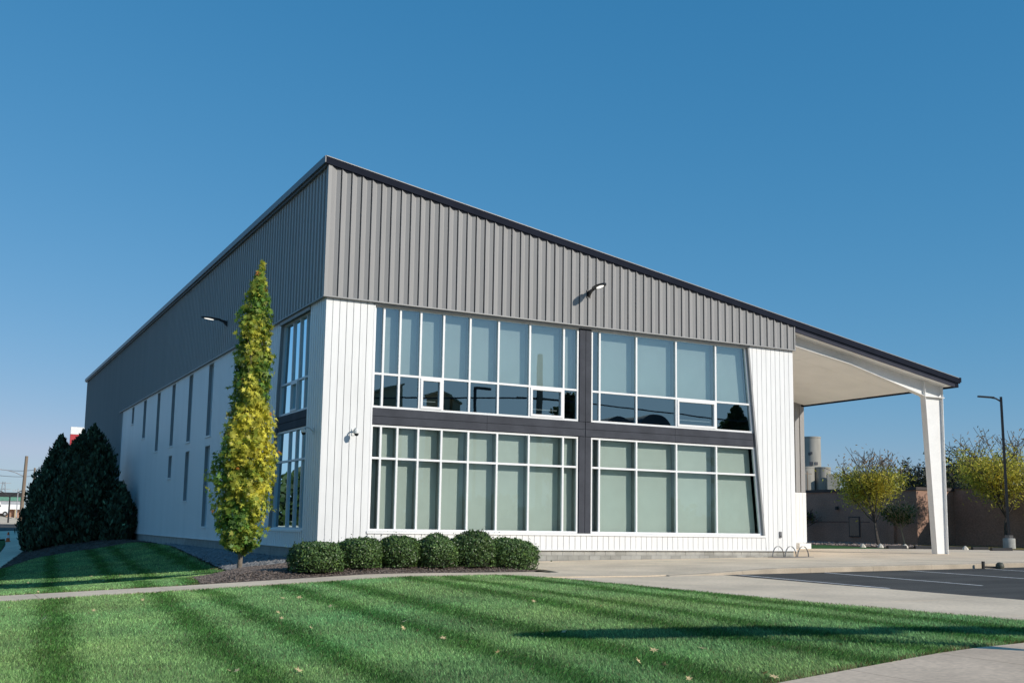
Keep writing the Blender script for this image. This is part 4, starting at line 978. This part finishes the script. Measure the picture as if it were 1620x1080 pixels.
# ================================================================== LEFT-HAND BACKGROUND
t, H = upole('tall wooden utility pole with curved lamp arm left of the conifers', 31, 720, float(T(-7, 86))-.1, 132, arms=0, r=.26, lean=.02)
b = MB(); z = H*.73; b.tube([(lambda s: (lean_x := .02*z) and 0 or 0)(0) if False else (.02*z, 0, z), (-1., 0, z+.5), (-2., 0, z+.75), (-2.9, 0, z+.8)], .05, 6); a = b.build('lamp_arm', 'greyb', t)
b = MB(); b.prism([(-2.7, -.12, z+.74), (-3.3, -.1, z+.78), (-3.3, .1, z+.78), (-2.7, .12, z+.74)], (0, 0, .14)); b.build('lamp_head', 'signw', a, fix=True)
b = MB(); b.box(-.3, .3, -.3, .3, -.1, 3.2); b.v = [(x*.55+.75, y*.55, z) for x, y, z in b.v]; b.build('cabinet', 'black', t)  # black block imitating the shaded, thick foot of the pole
upole('second wooden utility pole partly behind the conifers', 48, 739, 0., 170, arms=0, r=.2)
t = upole('slim far pole between the two street lamps', 24, 772, .6, 230, arms=1, r=.12, m='greyb')
# street lamp double headed
p = atD(13, 822, 150); zb = .3
t = empty('street_lamp', 'double-armed dark street lamp in front of the green-banded building', 'street lamp', (float(p[0]), float(p[1]), zb))
Ht = float(atD(13, 783, 150)[2])-zb
b = MB(); b.tube([(0, 0, -.1), (0, 0, Ht)], [.12, .09], 8); b.build('shaft', 'black', t)
for s in (-1, 1):
    b = MB(); b.tube([(0, 0, Ht-.2), (s*.8, 0, Ht+.35), (s*1.5, 0, Ht+.7)], .06, 6); a = b.build('arm', 'black', t)
    b = MB(); b.box(min(s*1.4, s*2.2), max(s*1.4, s*2.2), -.12, .12, Ht+.66, Ht+.78); b.build('head', 'black', a)
# far building with green band
p = atD(8, 818, 250); fb = empty('commercial_building', 'far low building with green fascia band beyond the street', 'building', (float(p[0]), float(p[1]), 1.9))
b = MB(); b.box(-16, 3.3, 0, 12, -.5, 1.4); b.build('brick_base', 'brick', fb)
b = MB(); b.box(-16, 3.4, -1.2, 12, 1.4, 2.5); b.build('canopy_band', 'signw', fb)
b = MB(); b.box(-16, 3.5, -.3, 12, 2.5, 3.4); b.build('wall', 'greyb', fb)
b = MB(); b.box(-16, 3.6, -.5, 12, 3.4, 4.3); b.build('fascia', 'teal', fb)
b = MB(); b.box(-16, 3.7, -.6, 12, 4.3, 5.3); b.build('roof', 'black', fb)
for x in (-3.4, -.6, 1.9):
    b = MB(); b.box(x, x+.5, -1.1, -.7, -.5, 1.4); b.build('column', 'tan', fb)
# truck
p = atD(2, 820, 215); q = 1.62
t = empty('truck', 'white semi truck with rounded cab at the far left edge', 'truck', (float(p[0])-.2, float(p[1]), q))
b = MB(); b.prism([(-3.2, -1.2, .6), (1.5, -1.2, .6), (1.6, -1.2, 1.5), (.2, -1.2, 1.75), (-.3, -1.2, 2.9), (-1.4, -1.2, 3.5), (-3.2, -1.2, 3.6)], (0, 2.4, 0)); b.build('cab', 'truck', t, fix=True)
b = MB(); b.prism([(-.05, -1.215, 1.9), (-.42, -1.215, 2.7), (-1.1, -1.215, 2.75), (-1.1, -1.215, 1.9)], (0, .01, 0)); b.build('side_window', 'dglass', t, fix=True)
b = MB(); b.box(-14, -3.3, -1.25, 1.25, 1.1, 3.8); b.build('trailer', 'truck', t)
for x in (.75, -2.6, -11, -12.3):
    for y in (-1.22, .9):
        b = MB(); b.tube([(x, y, .5), (x, y+.32, .5)], .5, 16); w = b.build('wheel', 'tyre', t)
        b = MB(); b.tube([(x, y-.02, .5), (x, y+.1, .5)], .24, 12); b.build('rim', 'greyb', w)
# cone
p = onZ(13, 847.5, -.25); t = empty('traffic_barrel', 'orange and white traffic cone on the pavement at far left', 'traffic cone', (float(p[0]), float(p[1]), float(T(p[0], p[1]))+.02))
s = 1.05
b = MB(); b.box(-.22*s, .22*s, -.22*s, .22*s, 0, .05*s); b.build('base', 'orange', t)
b = MB(); b.lathe([(.17*s, .05*s), (.13*s, .33*s)], 14); b.build('cone_body', 'orange', t)
b = MB(); b.lathe([(.135*s, .33*s), (.105*s, .58*s)], 14); b.build('white_band', 'signw', t)
b = MB(); b.lathe([(.105*s, .58*s), (.085*s, .68*s), (.06*s, .85*s)], 14); b.build('cone_tip', 'orange', t)
# pylon sign behind conifers
p = atD(118, 822, 190); zb = .8
t = empty('pylon_sign', 'white and red sign box on a pole rising behind the conifers', 'sign', (float(p[0]), float(p[1]), zb))
z1 = float(atD(118, 674, 190)[2])-zb; z2 = float(atD(118, 686, 190)[2])-zb; z3 = float(atD(118, 705, 190)[2])-zb; wv = 15/FPX*190
b = MB(); b.box(-wv, wv, -.4, .4, z2+.03, z1); b.build('white_panel', 'signw', t)
b = MB(); b.box(-wv, wv, -.4, .4, z3, z2); b.build('red_panel', 'red', t)
b = MB(); b.box(-.35, .35, -.25, .25, -.3, z3); b.build('post', 'greyb', t)
# wires on the left
def wire(label, a, c, sag):
    a, c = np.array(a), np.array(c)
    pts = [tuple(a+(c-a)*s-np.array([0, 0, sag*4*s*(1-s)])) for s in np.linspace(0, 1, 14)]
    o = MB().tube(pts, .03, 4).build('power_cable', 'black', None); return tag(o, label, 'cable', 'overhead cables at left')
wire('upper overhead cable running left from the tall utility pole', atD(-25, 736, 128), atD(60, 742, 150), .4)
wire('lower overhead cable running left from the tall utility pole', atD(-25, 748, 128), atD(70, 750, 170), .4)
p = atD(2, 818, 420)
t = empty('lattice_pylon', 'faint lattice power pylon on the horizon at the far left edge', 'pylon', (float(p[0]), float(p[1]), 1.5))
Hh = float(atD(2, 761, 420)[2])-1.5
b = MB()
for sx in (-1, 1):
    for sy_ in (-1, 1): b.tube([(sx*1.6, sy_*1.6, 0), (sx*.4, sy_*.4, Hh)], .1, 4)
    for k in range(7):
        z0, z1_ = Hh*k/7, Hh*(k+1)/7; w0, w1 = 1.6-1.2*k/7, 1.6-1.2*(k+1)/7
        b.tube([(-sx*w0, -w0, z0), (sx*w1, -w1, z1_)], .06, 4)
b.build('lattice', 'greyb', t)
for k in (.78, .95):
    b = MB(); b.box(-2.6, 2.6, -.1, .1, Hh*k, Hh*k+.2); b.build('crossarm', 'greyb', t)

# ================================================================== BEHIND THE CAMERA (seen in the glass, casting the shade on the lawn)
def mir(u, v, D): p = onY(u, v, D); return float(p[0]), -D, float(p[2])
x, y, z = mir(857, 560, 72)
t = empty('utility_pole', 'utility pole across the street, mirrored in the upper windows', 'utility pole', (x, y, -.2), 'wooden utility poles')
b = MB(); b.tube([(0, 0, -.3), (0, 0, z+.2)], [.42, .32], 10); b.build('shaft', 'wood', t, smooth=True)
zc_ = mir(857, 629, 72)[2]; b = MB(); b.box(-3, 3, -.08, .08, zc_, zc_+.2); b.build('crossarm', 'barkd', t)
o = MB().tube([(x-60, y, zc_-1.2), (x-25, y, zc_-1.6), (x, y, zc_), (x+30, y, zc_-1.), (x+60, y, zc_+.3)], .09, 5).build('power_cable', 'black', None); tag(o, 'dark overhead cable mirrored in the upper windows', 'cable')
x, y, z = mir(755, 611, 72); t = empty('street_lamp', 'dark lamp post across the street, mirrored in the upper windows', 'street lamp', (x, y, -.2))
b = MB(); b.tube([(0, 0, -.2), (0, 0, z+.2)], [.25, .18], 4); b.build('shaft', 'black', t)
b = MB(); b.box(0, 1.9, -.2, .2, z-.05, z+.2); b.build('head', 'black', t)
def tan_house(u0, u1, vl, vr, D, label):
    x0, _, z0 = mir(u0, vl, D); x1, _, z1 = mir(u1, vr, D)
    t = empty('tan_building', label, 'building', ((x0+x1)/2, -D-3, 0), 'tan masonry blocks across the street'); h = (x1-x0)/2
    b = MB(); b.prism([(-h, 3, -.5), (h, 3, -.5), (h, 3, z1), (-h, 3, z0)], (0, -6, 0)); w = b.build('wall', 'tan', t, fix=True)
    b = MB(); b.prism([(-h-.2, 3.2, z0), (h+.2, 3.2, z1), (h+.2, 3.2, z1+.3), (-h-.2, 3.2, z0+.3)], (0, -6.4, 0)); b.build('roof', 'tan', t, fix=True)
tan_house(703, 714, 619, 627, 95, 'taller tan block across the street, mirrored in the upper windows')
tan_house(718, 731, 629, 639, 96, 'shorter tan block across the street, mirrored in the upper windows')
tan_house(610, 640, 616, 608, 95, 'widest tan block across the street, mirrored in the left upper windows')
def gcol(P, h): return np.array([.05, .08, .02])*RNG.uniform(.5, 1.5, (len(P), 1))
for u_, v_, lab_ in ((906, 622, 'dark tree across the street, mirrored beside the charcoal post'), (1168, 642, 'dark tree across the street, mirrored at the right end of the upper windows')):
    x, y, z = mir(u_, v_, 80)
    t = empty('street_tree', lab_, 'tree', (x, y, 0), 'trees across the street')
    link('crown', taper_tree_leaves('crown', (0, 0, 0), [(2.5, .4, 0, 0), (4, 2.2, 0, 0), (z*.5, 2.9, 0, 0), (z*.8, 2.2, 0, 0), (z, .4, 0, 0)], 6500, .75, OVAL, lambda P, r: gcol(P, 0), 'leaf', .7, 91), 'leaf', t)
    b = MB(); b.tube([(0, 0, -.2), (0, 0, z*.8)], [.35, .08], 8); b.build('trunk', 'barkd', t)
def house(u0, u1, v, D, label):
    x0, _, z0 = mir(u0, v, D); x1 = mir(u1, v, D)[0]
    t = empty('dark_building', label, 'building', ((x0+x1)/2, -D-5, 0), 'dark roofed buildings across the street'); h = (x1-x0)/2; n = 14
    b = MB(); b.box(-h, h, -5, 5, -.5, z0-2.2); b.build('wall', 'greyb', t)
    b = MB(); b.prism([(h*1.03*math.cos(a), 5.2, z0-2.2+2.2*math.sin(a)) for a in np.linspace(0, math.pi, n)], (0, -10.4, 0)); b.build('roof', 'silod', t, fix=True)
house(958, 1003, 657, 90, 'dark round-roofed shed across the street, mirrored left in the right upper window')
house(1014, 1064, 653, 90, 'dark round-roofed shed across the street, mirrored in the middle of the right upper window')
# unseen trees added right of the frame, crowns flattened to shade a lawn strip
for k, (tx, ty, hh, ln) in enumerate(((1.9, -32.4, 4.0, 2.7), (6.9, -34.9, 4.1, 3.0))):
    zb = float(T(tx, ty))
    t = empty('spreading_tree', ['low spreading tree right of the camera, nearer the lawn', 'low spreading tree right of the camera, nearer the parking lot'][k], 'tree', (tx, ty, zb), 'low spreading trees beside the pavement')
    n = 5200; u = RNG.normal(size=(n, 3)); u /= np.linalg.norm(u, axis=1)[:, None]; u *= (RNG.random(n)**.4)[:, None]
    ax_ = np.array([-.87, .49, 0]); ay_ = np.array([.49, .87, 0])
    P = u[:, :1]*ax_*ln+u[:, 1:2]*ay_*.55+np.array([0, 0, 1])*u[:, 2:]*.30+np.array([0, 0, hh])
    P[:, 2] += lump(P, 1.6, .18, 81+k)
    link('crown', leaves('crown', P, u+np.array([0, 0, .5]), .2, OVAL, gcol(P, 0), .6), 'leaf', t)
    b = MB(); b.tube([(0, 0, -.1), (0, 0, 1.8), (.1, 0, 3.6)], [.12, .09, .05], 8)
    for s in (-1, 1):
        for f_ in (.4, .8): b.tube([(0, 0, 1.8), tuple(ax_*s*ln*f_*.5+np.array([0, 0, 3.1])), tuple(ax_*s*ln*f_+np.array([0, 0, hh-.05]))], [.06, .045, .02], 6)
    b.build('trunk', 'barkd', t)

n = 26000; xx = RNG.uniform(-160, 220, n); hh = 7+2.5*np.sin(xx*.13)+2*np.sin(xx*.31+1)+1.2*np.sin(xx*.9)  # tree belt added out of view to cut the bright horizon mirrored in the panes
P = np.stack([xx, -150+RNG.normal(0, 3, n), RNG.random(n)**.8*hh], 1)
tag(link('distant_trees', leaves('distant_trees', P, np.tile([0, 1., .4], (n, 1)), 1.5, OVAL, gcol(P, 0), .6), 'leaf'), 'far belt of trees across the street, dim in the window glass', 'trees', kind='stuff')

n = 9000; xx = RNG.uniform(-95, -24, n); hh = 9+2*np.sin(xx*.23)+1.5*np.sin(xx*.6+1)  # second unseen belt, added to darken what the side windows mirror
P = np.stack([xx, 138+RNG.normal(0, 3, n)-.25*(xx+24), RNG.random(n)**.8*hh], 1)
tag(link('distant_trees', leaves('distant_trees', P, np.tile([0.4, -.8, .4], (n, 1)), 1.2, OVAL, gcol(P, 0), .6), 'leaf'), 'far belt of trees beyond the side street, dim in the side windows', 'trees', kind='stuff')
